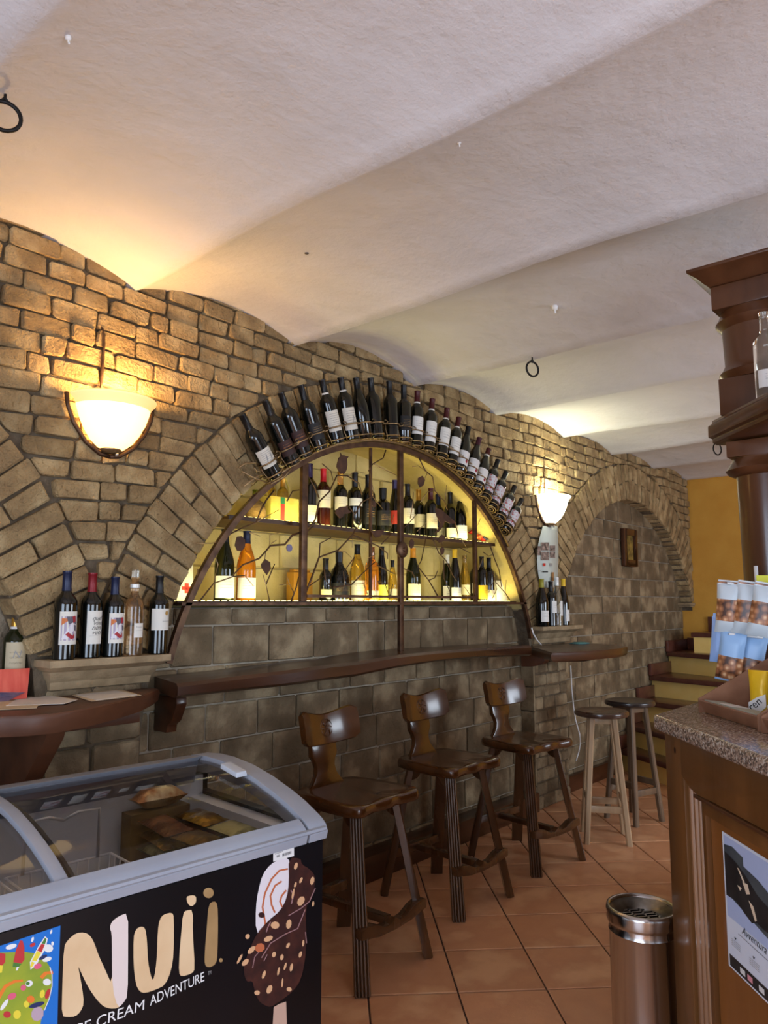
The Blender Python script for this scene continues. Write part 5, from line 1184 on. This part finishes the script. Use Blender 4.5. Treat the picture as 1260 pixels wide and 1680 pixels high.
pd('poster_print', [q(.02, .09), q(.12, .07), q(.24, .10), q(.24, .16), q(.4, .19), q(.55, .25), q(.7, .33), q(.98, .36), q(.98, .62), q(.7, .60), q(.02, .45)], mtP, .0021)
pd('poster_print', [q(.02, .14), q(.16, .17), q(.26, .22), q(.38, .30), q(.6, .36), q(.98, .42), q(.98, .63), q(.75, .60), q(.62, .57), q(.52, .50), q(.44, .51), q(.36, .50), q(.3, .53), q(.22, .50), q(.14, .46), q(.02, .47)], dkP, .0024)
for pts in ([q(.17, .20), q(.19, .20), q(.25, .27), q(.23, .28)], [q(.22, .28), q(.28, .27), q(.30, .33), q(.26, .35), q(.24, .31)], [q(.16, .33), q(.21, .33), q(.19, .36)], [q(.28, .38), q(.33, .40), q(.36, .48), q(.34, .50), q(.31, .44)]): pd('poster_print', pts, goldP2, .0027)
pd('poster_print', [q(.02, .90), q(.98, .90), q(.98, .985), q(.02, .985)], dkP, .0021)
for i, (a, c) in enumerate(((.14, whiteP), (.22, M('logo_pink', (226, 150, 160), .5)), (.34, whiteP), (.44, whiteP), (.52, M('logo_blue', (90, 140, 210), .5)))): pd('logo_print', [q(a, .925), q(a + .055, .925), q(a + .055, .965), q(a, .965)], c, .0024)
def ptext(s, u, v, size, m, shear=0, w=None):
    sh = text_shape(s, size, shear); o = PO + CU * (u0 + W_ * u) + ZZ * (zt - hh * v) + CN * .0024
    return mk('lettering', ([tuple(o + CU * a[0] + ZZ * a[1]) for a in sh[0]], sh[1]), m, PS, world=True)
ptext('Avventura', .31, .665, .026, inkM, .4); pd('poster_print', [q(.14, .69), q(.5, .70), q(.5, .703), q(.14, .693)], inkM, .0024)
for u, v in ((.1, .79), (.3, .81), (.5, .83), (.7, .84), (.88, .84)):
    for k in range(4): pd('small_print', [q(u - .05, v - .02 + k * .014), q(u + .06, v - .02 + k * .014), q(u + .06, v - .017 + k * .014), q(u - .05, v - .017 + k * .014)], greyInk, .0024)
    pd('small_print', [q(u - .01, v - .05), q(u + .015, v - .05), q(u, v - .03)], inkM, .0024)
# ------------------------------------------------------------------ steel ash bin
def ash_bin(c, r, h):
    t = thing('ash_bin', 'round brushed steel ash bin with pierced lid beside the counter', 'bin', (c[0], c[1], 0))
    mk('body', lathe([(0, 0), (r - .004, 0), (r - .002, .01), (r - .004, .02), (r - .004, h - .07), (r - .002, h - .066), (r - .004, h - .06), (r - .004, h - .045), (r, h - .042)], 48, cap=False), steelM, t, smooth=True)
    mk('rim', lathe([(r, h - .044), (r + .003, h - .036), (r + .001, h - .026), (r + .004, h - .012), (r + .001, h), (r - .006, h + .001), (r - .010, h - .008)], 48, cap=False), steelM, t, smooth='all')
    mk('bowl', lathe([(r - .010, h - .008), (r - .016, h - .014), (r * .62, h - .028), (r * .60, h - .034)], 48, cap=False), M('worn_steel_bowl', (150, 148, 140), .38, 1.0, c2=(120, 116, 110), vs=30), t, smooth='all')
    mk('ash_well', mv(lathe([(0, 0), (r * .62, 0), (r * .62, .004), (0, .004)], 32), 0, 0, h - .055), M('ash_black', (10, 10, 10), .9), t)
    S = []; R0 = r * .62
    for k in range(-3, 4):
        x = k * R0 * .28; l = math.sqrt(max(R0 ** 2 - x * x, 0)); S.append(box(x - .0035, x + .0035, -l, l, -.002, .001)); S.append(box(-l, l, x - .003, x + .003, -.002, .001)) if k % 2 else None
    mk('grate', mv(rz(join(*S), DEG(50)), 0, 0, h - .031), steelM, t)
ash_bin((2.262, -1.806), .098, .56)
# ------------------------------------------------------------------ wooden canopy post on the counter
def fw_pt(px, py, f): d = ray(px, py); return CAM + d * (f / d.dot(FH))
CPF = 2.62; cx = fw_pt(1264, 900, CPF); CX, CY = cx.x, cx.y
def pz(py): return fw_pt(1264, py, CPF).z
CPT = thing('canopy_post', 'turned walnut post with square capital carrying the bar canopy', 'post', (CX, CY, ZG))
k_ = CPF / (F * 1.0 / math.cos(PIT))
def rad(px): return (1264 - px) * CPF / 1239.0
def sq(h, z0, z1, h2=None):
    h2 = h2 or h; return loft([[(CX + a * s, CY + b * s, z) for a, b in ((-1, -1), (1, -1), (1, 1), (-1, 1))] for s, z in ((h, z0), (h2, z1))])
def turn(prof): return mv(lathe([(r, z) for r, z in prof], 36), CX, CY, 0)
zs = {n: pz(y) for n, y in dict(shaft_t=782, tor1b=790, tor1=771, blk1b=752, blk1t=731, beam_b=726, beam_t=683, blk2b=669, blk2t=624, tor2=612, neck_b=597, neck_t=541, tor3=529, blk3b=512, blk3t=474, corn=452).items()}
mk('shaft', turn([(.115, ZG), (.115, ZG + .05), (.10, ZG + .06), (.10, ZG + .08), (rad(1224), ZG + .10), (rad(1219), zs['shaft_t'])]), walnutX, CPT, world=True, smooth=True)
mk('ring_moulding', turn([(rad(1219), zs['shaft_t']), (rad(1207), zs['tor1'] - .012), (rad(1203), zs['tor1']), (rad(1207), zs['tor1'] + .014), (rad(1214), zs['blk1b'] - .006), (rad(1214), zs['blk1b'])]), walnutX, CPT, world=True, smooth=True)
mk('block', sq(rad(1205) * .80, zs['blk1b'], zs['beam_b']), walnutX, CPT, world=True, bev=.004)
mk('block', sq(rad(1197) * .78, zs['beam_t'], zs['blk2t']), walnutX, CPT, world=True, bev=.004)
mk('neck', turn([(rad(1210), zs['blk2t']), (rad(1203), zs['tor2'] - .008), (rad(1201), zs['tor2']), (rad(1206), zs['tor2'] + .012), (rad(1211), zs['neck_b']), (rad(1209), zs['neck_t']), (rad(1202), zs['tor3'] - .010), (rad(1199), zs['tor3']), (rad(1203), zs['tor3'] + .012), (rad(1208), zs['blk3b'])]), walnutX, CPT, world=True, smooth=True)
mk('capital_block', sq(rad(1194) * .80, zs['blk3b'], zs['blk3t']), walnutX, CPT, world=True, bev=.006)
mk('cornice', loft([[(CX + a * s, CY + b * s, z) for a, b in ((-1, -1), (1, -1), (1, 1), (-1, 1))] for s, z in ((rad(1192) * .80, zs['blk3t']), (rad(1186) * .82, zs['blk3t'] + .012), (rad(1178) * .83, zs['blk3t'] + .03), (rad(1164) * .82, zs['corn'] - .004), (rad(1160) * .82, zs['corn']), (rad(1160) * .82, zs['corn'] + .012))]), walnutX, CPT, world=True, bev=.003)
# shelf beam along the 45 degree front, ends just past the post
BD = CU; BNn = CN
bc = Vector((CX, CY, 0)) - BD * .075
def bsec(o): return [bc + BNn * o]
prof = [(.135, zs['beam_b'] + .004), (.150, zs['beam_b'] + .012), (.150, zs['beam_b'] + .026), (.165, zs['beam_b'] + .032), (.165, zs['beam_t'] - .022), (.150, zs['beam_t'] - .012), (.148, zs['beam_t'])]
full = prof + [(-o, z) for o, z in reversed(prof)]
SB = thing('canopy_shelf', 'moulded walnut shelf beam resting on the turned canopy post', 'shelf', tuple(bc + ZZ * zs['beam_b']))
mk('beam', loft([[tuple(bc + BD * u + BNn * o + ZZ * z) for o, z in full] for u in (0.0, 1.0)]), walnutX, SB, world=True, bev=.004)
# the far end of the beam is carried by a second, plain post beyond the frame
e2 = bc + BD * .93; mk('end_post', box(e2.x - .05, e2.x + .05, e2.y - .05, e2.y + .05, ZG, zs['beam_b'] + .004), walnutX, SB, world=True, bev=.004)
d_ = ray(1258, 640); pb = fw_pt(1259, 640, 2.42)
bu = (Vector((pb.x, pb.y, 0)) - bc).dot(BD); bl = bc + BD * max(bu, .2) + BNn * .085
bottle('bordeaux', clearG, None, 'white', (bl.x, bl.y, zs['beam_t'] + .001), 'clear bottle with white label standing on the canopy shelf beam', None, face=DEG(-45), lz=(.04, .10), arc=150)
# ------------------------------------------------------------------ cardboard display trays on the counter
cardM = wood('printed_wood_card', (126, 84, 60), (158, 112, 84), .6, 'X', 16, rnd=.03, bump=0); cardW = M('card_edge_white', (222, 216, 208), .7); cardG = M('card_grey_flap', (168, 166, 150), .7)
def tray(u0, W, o0, dep, hl, hb, label):
    """u0: distance along the counter front, o0: inset of the front edge; front faces CN"""
    org = Vector((2.306, -2.005, ZG + .001)) + CU * u0; t = thing('display_tray', label, 'tray', tuple(org), 0, 'cardboard display trays')
    th = .004
    def P(u, d, z): v = org + CU * u - CN * d; return (v.x, v.y, ZG + .001 + z)
    def slab(pts, th_v): return loft([[P(*p) for p in pts], [P(p[0] + th_v[0], p[1] + th_v[1], p[2] + th_v[2]) for p in pts]])
    mk('tray_floor', slab([(0, 0, 0), (W, 0, 0), (W, dep, 0), (0, dep, 0)], (0, 0, th)), cardG, t, world=True)
    mk('front_wall', slab([(.006, -.004, .0), (W - .006, -.004, .0), (W, -.022, .035), (0, -.022, .035)], (0, .006, .002)), cardM, t, world=True)
    mk('front_flap', slab([(.02, -.012, .036), (W - .02, -.012, .036), (W - .02, .045, .030), (.02, .045, .030)], (0, 0, .003)), cardG, t, world=True)
    mk('price_slip', slab([(W * .30, -.010, .0395), (W * .52, -.010, .0395), (W * .52, .042, .0335), (W * .30, .042, .0335)], (0, 0, .001)), cardW, t, world=True)
    mk('side_wall', slab([(0, -.022, .0), (0, dep, 0), (0, dep, hb), (0, -.022, hl)], (th, 0, 0)), cardM, t, world=True)
    mk('side_wall', slab([(W - th, -.022, .0), (W - th, dep, 0), (W - th, dep, hb), (W - th, -.022, hl)], (th, 0, 0)), cardM, t, world=True)
    mk('back_wall', slab([(th, dep - th, 0), (W - th, dep - th, 0), (W - th, dep - th, hb), (th, dep - th, hb)], (0, th, 0)), cardM, t, world=True)
    return P
TP = tray(.0, .33, 0, .23, .040, .175, 'wood printed cardboard tray holding yellow snack packs')
tray(.345, .33, 0, .23, .040, .175, 'empty wood printed cardboard tray behind the one with yellow packs')
yelM = M('yellow_snack_foil', (226, 178, 24), .35, .1, c2=(236, 194, 44), vs=8, bump=(30, .003)); 
for k, (u, d) in enumerate(((.115, .10), (.175, .12), (.235, .11), (.29, .13))):
    p = TP(u, d, .068); t = thing('snack_pack', 'yellow snack pack with black and white lettering standing in the cardboard tray', 'snack', p, (DEG(90), 0, math.atan2(CN.y, CN.x) + PI / 2 + DEG(38 + 5 * k)), 'yellow snack packs in the tray')
    mk('pouch', pack_shape(.055, .125, .03, 6), yelM, t, smooth='all')
    mk('print_panel', ([(x, y - .03, .0165) for x, y in ((-.024, -.022), (.0, -.026), (.024, -.004), (.024, .03), (.0, .02), (-.024, .004))], [tuple(range(6))]), whiteP, t)
    sh = text_shape('ren', .03); mk('lettering', xf(([(v[0], v[1], 0) for v in sh[0]], sh[1]), Matrix.Translation((0, -.036, .0175)) @ Matrix.Rotation(DEG(40), 4, 'Z')), inkM, t)
# ------------------------------------------------------------------ snack rack with nut bags
def nutmat(name, base, lo, hi):
    m = M(name, base, .35); nt = m.node_tree; N = nt.nodes; L = nt.links; b = N['Principled BSDF']
    tc = N.new('ShaderNodeTexCoord'); v = N.new('ShaderNodeTexVoronoi'); v.inputs['Scale'].default_value = 5; L.new(tc.outputs['Generated'], v.inputs['Vector'])
    mp = N.new('ShaderNodeMapping'); mp.inputs['Scale'].default_value = (1, 1.7, .0); L.new(tc.outputs['Generated'], mp.inputs[0]); L.new(mp.outputs[0], v.inputs['Vector'])
    r = N.new('ShaderNodeValToRGB'); cr = r.color_ramp; cr.elements[0].color = lin((226, 184, 140)); cr.elements[1].color = lin((70, 40, 26)); cr.elements[0].position = .15; cr.elements[1].position = .85
    e = cr.elements.new(.4); e.color = lin((176, 116, 76)); L.new(v.outputs['Distance'], r.inputs[0])
    sx = N.new('ShaderNodeSeparateXYZ'); L.new(tc.outputs['Generated'], sx.inputs[0])
    def cmp(op, th):
        q_ = N.new('ShaderNodeMath'); q_.operation = op; q_.inputs[1].default_value = th; L.new(sx.outputs[1], q_.inputs[0]); return q_.outputs[0]
    ml = N.new('ShaderNodeMath'); ml.operation = 'MULTIPLY'; L.new(cmp('GREATER_THAN', lo), ml.inputs[0]); L.new(cmp('LESS_THAN', hi), ml.inputs[1])
    mx = N.new('ShaderNodeMix'); mx.data_type = 'RGBA'; mx.inputs[6].default_value = lin(base); L.new(ml.outputs[0], mx.inputs[0]); L.new(r.outputs[0], mx.inputs[7]); L.new(mx.outputs[2], b.inputs['Base Color']); return m
nutA = nutmat('nut_bag_white', (198, 208, 214), .24, .68); nutB = nutmat('nut_bag_blue', (150, 186, 226), .04, .5); blueB = M('blue_bag_foil', (150, 182, 232), .35, bump=(20, .004))
SRF = 2.30
sr = fw_pt(1250, 1100, SRF + .10); SR = thing('snack_rack', 'white wire rack with hanging arms standing on the counter', 'rack', (sr.x, sr.y, ZG))
topz = fw_pt(1250, 958, SRF).z
mk('rack_base', mv(lathe([(0, 0), (.07, 0), (.07, .006), (.01, .012), (0, .012)], 24), sr.x, sr.y, ZG + .0005), wireM, SR, world=True)
mk('rack_pole', tube([(sr.x, sr.y, ZG + .005), (sr.x, sr.y, topz + .06)], .006, 8), wireM, SR, world=True, smooth='all')
ARM = []
for (xa, ya, xb, yb) in ((1193, 957, 1250, 964), (1211, 953, 1256, 961), (1196, 1040, 1250, 1046)):
    a, b = fw_pt(xa, ya, SRF - .01), fw_pt(xb, yb, SRF - .01); mk('arm', tube([tuple(a), tuple(b), (sr.x, sr.y, b.z)], .0042, 6), wireM, SR, world=True, smooth='all')
bagMesh = mesh(pack_shape(.085, .16, .042, 8), smooth='all')
def bag(px, py, f, w, h, m, yaw, roll, label, th=.034):
    p = fw_pt(px, py, f); t = thing('nut_bag', label, 'snack', tuple(p), (DEG(90), DEG(roll), AZ - PI / 2 + DEG(yaw)), 'nut bags on the wire rack')
    mk('pouch', pack_shape(w, h, th, 8), m, t, smooth='all'); mk('seal', box(-w * .46, w * .46, h / 2 - .004, h / 2 + .010, -.0015, .0015), m, t)
    return t
bag(1195, 998, SRF, .072, .15, nutA, -38, 6, 'silver nut bag hanging at the outer end of the upper rack arm')
bag(1226, 1000, SRF - .035, .072, .15, nutA, -30, 10, 'silver nut bag hanging in the middle of the upper rack arm')
bag(1252, 1003, SRF - .08, .072, .15, nutA, -30, 12, 'silver nut bag hanging next to the rack pole')
bag(1186, 1050, SRF + .06, .07, .14, blueB, -20, 6, 'plain light blue bag hanging at the back of the rack')
bag(1199, 1077, SRF, .074, .15, nutB, -36, 10, 'blue topped nut bag hanging at the outer end of the lower rack arm')
bag(1233, 1080, SRF + .015, .074, .15, nutB, -30, 12, 'blue topped nut bag hanging near the pole on the lower rack arm')
tg = fw_pt(1252, 950, SRF - .03); o = mk('price_card', box(-.02, .02, -.001, .001, -.011, .011), M('yellow_card', (214, 214, 70), .6), SR, world=False, loc=tuple(Vector(tg) - Vector(SR.location)), rot=(0, 0, AZ - PI / 2))
# ------------------------------------------------------------------ papers and booklet on the console
papM = M('cream_paper', (214, 192, 160), .7, c2=(204, 180, 146), vs=8); papW = M('white_paper', (222, 214, 204), .7)
def sheet(px, m, label, k, lift=0):
    P = [onZ(x, y, Z1 + .002 + .0015 * k) for x, y in px]; c = sum((Vector(p) for p in P), Vector()) / len(P)
    L = [[(p.x - c.x, p.y - c.y, z + (lift if i == 1 else 0)) for i, p in enumerate(P)] for z in (0, .0012)]
    o = mk('paper_sheet', loft(L), m, None, loc=(c.x, c.y, Z1 + .002 + .0015 * k)); tag(o, label, 'paper', 'papers on the console')
sheet([(-60, 1168), (60, 1162), (62, 1158), (128, 1148), (90, 1142), (-60, 1146)], papM, 'cream paper sheets spread in front of the red booklet', 0)
sheet([(10, 1158), (105, 1155), (126, 1149), (85, 1142), (30, 1146)], papW, 'white paper lying over the cream sheets', 1)
sheet([(118, 1141), (150, 1151), (232, 1141), (200, 1132), (160, 1133)], papM, 'folded cream leaflet lying towards the long bar shelf', 0)
sheet([(125, 1140), (158, 1149), (225, 1140), (190, 1133)], papW, 'pale leaflet on top of the folded cream leaflet', 1)
redB = M('red_booklet', (206, 70, 56), .5, c2=(226, 104, 84), vs=30, stretch=(1, 1, .08)); navB = M('booklet_picture', (70, 66, 96), .5, c2=(150, 110, 120), vs=12)
p = onZ(20, 1151, Z1); BK = thing('booklet', 'red striped open booklet propped on the console before a bottle', 'booklet', (p.x + .01, p.y, Z1 + .004))
a, b, c_, d_ = onY(-30, 1148, p.y + .008), onY(44, 1148, p.y + .008), onY(49, 1096, p.y + .028), onY(-30, 1100, p.y + .028)
def quad(pts, n, t): return loft([[tuple(q_) for q_ in pts], [tuple(Vector(q_) + Vector(n) * t) for q_ in pts]])
a.z = b.z = Z1 + .006
mk('cover', quad([a, b, c_, d_], (0, 1, 0), .002), redB, BK, world=True)
mk('inner_page', loft([[tuple(onY(x, y, p.y + dy) + Vector((0, oo, 0))) for x, y, dy in ((-30, 1150, .0), (10, 1152, .0), (30, 1141, -.004), (42, 1136, .004), (-30, 1136, .004))] for oo in (0, .0015)]), navB, BK, world=True)
# ------------------------------------------------------------------ paper strip under the white lamp
def strip_poster():
    y = -.018
    A_ = [onY(x, yy, y) for x, yy in ((890, 863), (914, 866), (913, 963), (884, 964), (880, 910))]
    t = thing('paper_strip', 'long curled white paper strip with photos hanging under the white lamp', 'poster', (A_[0].x, y, A_[3].z))
    rows = 14; L = []
    for k in range(rows + 1):
        v = k / rows; yy = 863 + (964 - 863) * v; xl = 890 - 10 * math.sin(PI * min(v * 1.05, 1)) * .95 - 5 * v; xr = 914 - 1 * v
        l, r = onY(xl, yy, y), onY(xr, yy, y); cv = -.012 * math.sin(PI * v)
        L.append([(l.x, y + cv - .004, l.z), ((l.x + r.x) / 2, y + cv - .012, (l.z + r.z) / 2), (r.x, y + cv - .002, r.z), (r.x, y + cv - .0005, r.z), ((l.x + r.x) / 2, y + cv - .0105, (l.z + r.z) / 2), (l.x, y + cv - .0025, l.z)])
    mk('sheet', loft(L), M('pale_green_paper', (196, 204, 196), .6), t, world=True, smooth='all')
    ph = M('photo_print', (40, 38, 38), .5, c2=(170, 150, 140), vs=40)
    def pr(x0, y0, x1, y1, m, nm='photo_print'):
        q_ = [onY(x, yy, y - .0265) for x, yy in ((x0, y0), (x1, y0), (x1, y1), (x0, y1))]
        mk(nm, ([tuple(v) for v in q_], [(0, 1, 2, 3)]), m, t, world=True)
    pr(888, 890, 901, 903, ph); pr(888, 905, 901, 919, ph); pr(902, 895, 911, 905, ph); pr(902, 906, 911, 915, ph); pr(882, 896, 887, 911, ph)
    pr(891, 924, 895, 929, redM); pr(902, 924, 906, 929, greyInk); pr(890, 937, 899, 939, inkM, 'lettering'); pr(884, 936, 887, 937, greyInk, 'lettering'); pr(905, 939, 909, 953, M('print_amber_bottle', (150, 110, 70), .5))
strip_poster()
# ------------------------------------------------------------------ framed picture in the right alcove
FRX0, FRX1, FRZ0, FRZ1, FY_ = 6.60, 6.90, 1.78, 2.125, .104
t = thing('picture_frame', 'small dark framed picture hanging on the stone alcove wall', 'picture', ((FRX0 + FRX1) / 2, FY_, FRZ0))
w, h = (FRX1 - FRX0) / 2, FRZ1 - FRZ0
mk('frame', join(box(-w, -w + .06, -.035, 0, 0, h), box(w - .06, w, -.035, 0, 0, h), box(-w + .06, w - .06, -.035, 0, 0, .06), box(-w + .06, w - .06, -.035, 0, h - .06, h)), dkwood, t, bev=.006)
mk('picture', box(-w + .06, w - .06, -.014, -.004, .06, h - .06), M('gold_picture', (160, 132, 62), .5, c2=(84, 70, 36), vs=22), t)
# ------------------------------------------------------------------ white cable beside the pier, cloth on the slab table
cb = [onY(x, y, -.02) for x, y in ((932, 1085), (935, 1092), (936, 1110), (937, 1130), (940, 1160), (943, 1180), (950, 1205), (951, 1220), (948, 1235), (944, 1248))]
cpts = [(p.x + .0, .02 if p.x > RJ + .02 else -.03, p.z) for p in cb]
cpts = [(5.34 + .012 * math.sin(k), -.02 + .03 * min(k, 3), p.z) for k, p in enumerate(cb)]
cpts = [(max(p.x, 5.32), .05, p.z) for p in [onY(x, y, .05) for x, y in ((936, 1092), (937, 1110), (938, 1130), (941, 1160), (944, 1180), (951, 1205), (952, 1220), (949, 1235), (945, 1248))]]
o = mk('power_cable', tube(cpts, .005, 6), whiteM, smooth='all'); tag(o, 'white power cable hanging beside the right pier', 'cable')
c2 = [onY(x, y, -.015) for x, y in ((872, 1030), (876, 1040), (882, 1050), (888, 1057))]
o = mk('lamp_cable', tube([(p.x, -.125, p.z) for p in [onY(x, y, -.125) for x, y in ((872, 1030), (875, 1040), (881, 1050), (888, 1058))]], .005, 6), whiteM, smooth='all'); tag(o, 'short white cable end beside the right capital above the bar shelf', 'cable')
clM = M('teal_cloth', (92, 140, 140), .8, c2=(70, 116, 120), vs=20)
p = onZ(951, 1056, Z2); o = mk('dish_cloth', loft([[(.09 * math.cos(k * PI / 6) * (1.2 if k % 2 else .9), .07 * math.sin(k * PI / 6) * (1 if k % 3 else .8), z) for k in range(12)] for z in (0, .005)] + [[(.05 * math.cos(k * PI / 6), .04 * math.sin(k * PI / 6), .011) for k in range(12)]]), clM, smooth='all', loc=(p.x, max(p.y, -.30), Z2 + .001)); tag(o, 'crumpled teal cloth on the half round slab table', 'cloth')
# dark smudges on the plaster
smM = M('soot_smudge', (96, 90, 88), .9)
for px, py, r in ((615, 140, .016), (503, 415, .012)):
    q_ = onZ(px, py, 2.8)
    for _ in range(4): q_ = onZ(px, py, zc(q_.x))
    mk('smudge', mv(lathe([(0, -.004), (r * .7, -.003), (r, .01)], 10), q_.x, q_.y, zc(q_.x)), smM, bpy.data.objects['ceiling'], smooth='all')
# ------------------------------------------------------------------ iron rings and little plugs in the ceiling
def ceil_ring(px, py, r, label, group=None):
    q_ = onZ(px, py, 2.8)
    for _ in range(4): q_ = onZ(px, py, zc(q_.x) + .0)
    t = thing('ceiling_ring', label, 'ring', (q_.x, q_.y, zc(q_.x)), (0, 0, AZ - PI / 2 + .5), 'iron rings in the ceiling')
    mk('eye', tube([(0, 0, .02), (0, 0, -.016), (.006, 0, -.022), (.0, 0, -.03), (-.006, 0, -.022), (0, 0, -.014)], .004, 6), blackI, t, smooth='all')
    mk('ring', ring(0, 0, -.026 - r, r, .0055, 24, 'Y', 8), blackI, t, smooth='all')
ceil_ring(873, 583, .040, 'black iron ring hanging from the ceiling before the white lamp')
ceil_ring(9, 152, .040, 'black iron ring hanging from the ceiling near the warm lamp')
ceil_ring(1176, 722, .05, 'black iron ring hanging from the ceiling by the ochre wall')
for px, py, lb in ((910, 499, 'white ceiling plug close to an iron ring'), (603, 582, 'white ceiling plug above the arch rack bottles'), (1222, 424, 'white ceiling plug above the canopy post'), (753, 228, 'white ceiling plug on the ridge between two vaults'), (112, 57, 'white ceiling plug near the iron ring of the warm lamp')):
    q_ = onZ(px, py, 2.8)
    for _ in range(4): q_ = onZ(px, py, zc(q_.x))
    t = thing('ceiling_plug', lb, 'plug', (q_.x, q_.y, zc(q_.x)), 0, 'white plugs in the ceiling')
    s_ = .7 if px in (753, 112) else 1.4
    mk('plug_body', lathe([(0, -.022 * s_), (.009 * s_, -.020 * s_), (.011 * s_, -.010 * s_), (.007 * s_, 0), (.007 * s_, .012)], 12), whiteM, t, smooth='all'); mk('plug_pin', tube([(0, 0, -.02 * s_), (.004, 0, -.032 * s_)], .003 * s_, 5), whiteM, t)
# ------------------------------------------------------------------ print belongs to the part it is printed on
def under(root, part, names):
    host = next(c for c in root.children if c.name.split('.')[0] == part)
    for c in list(root.children):
        if c.name.split('.')[0] in names and c is not host: c.parent = host
under(FZ, 'poster', ('poster_print',)); under(FZ, 'price_tag', ('price_tag_print',)); under(FZ, 'body', ('lettering', 'ice_cream_print', 'almond_print'))
under(PS, 'sheet', ('poster_print', 'logo_print', 'lettering', 'small_print'))
for o in list(COL.objects):
    if o.name.split('.')[0] == 'snack_pack': under(o, 'pouch', ('lettering', 'print_panel'))
    elif o.name.split('.')[0] == 'paper_strip': under(o, 'sheet', ('photo_print', 'lettering'))
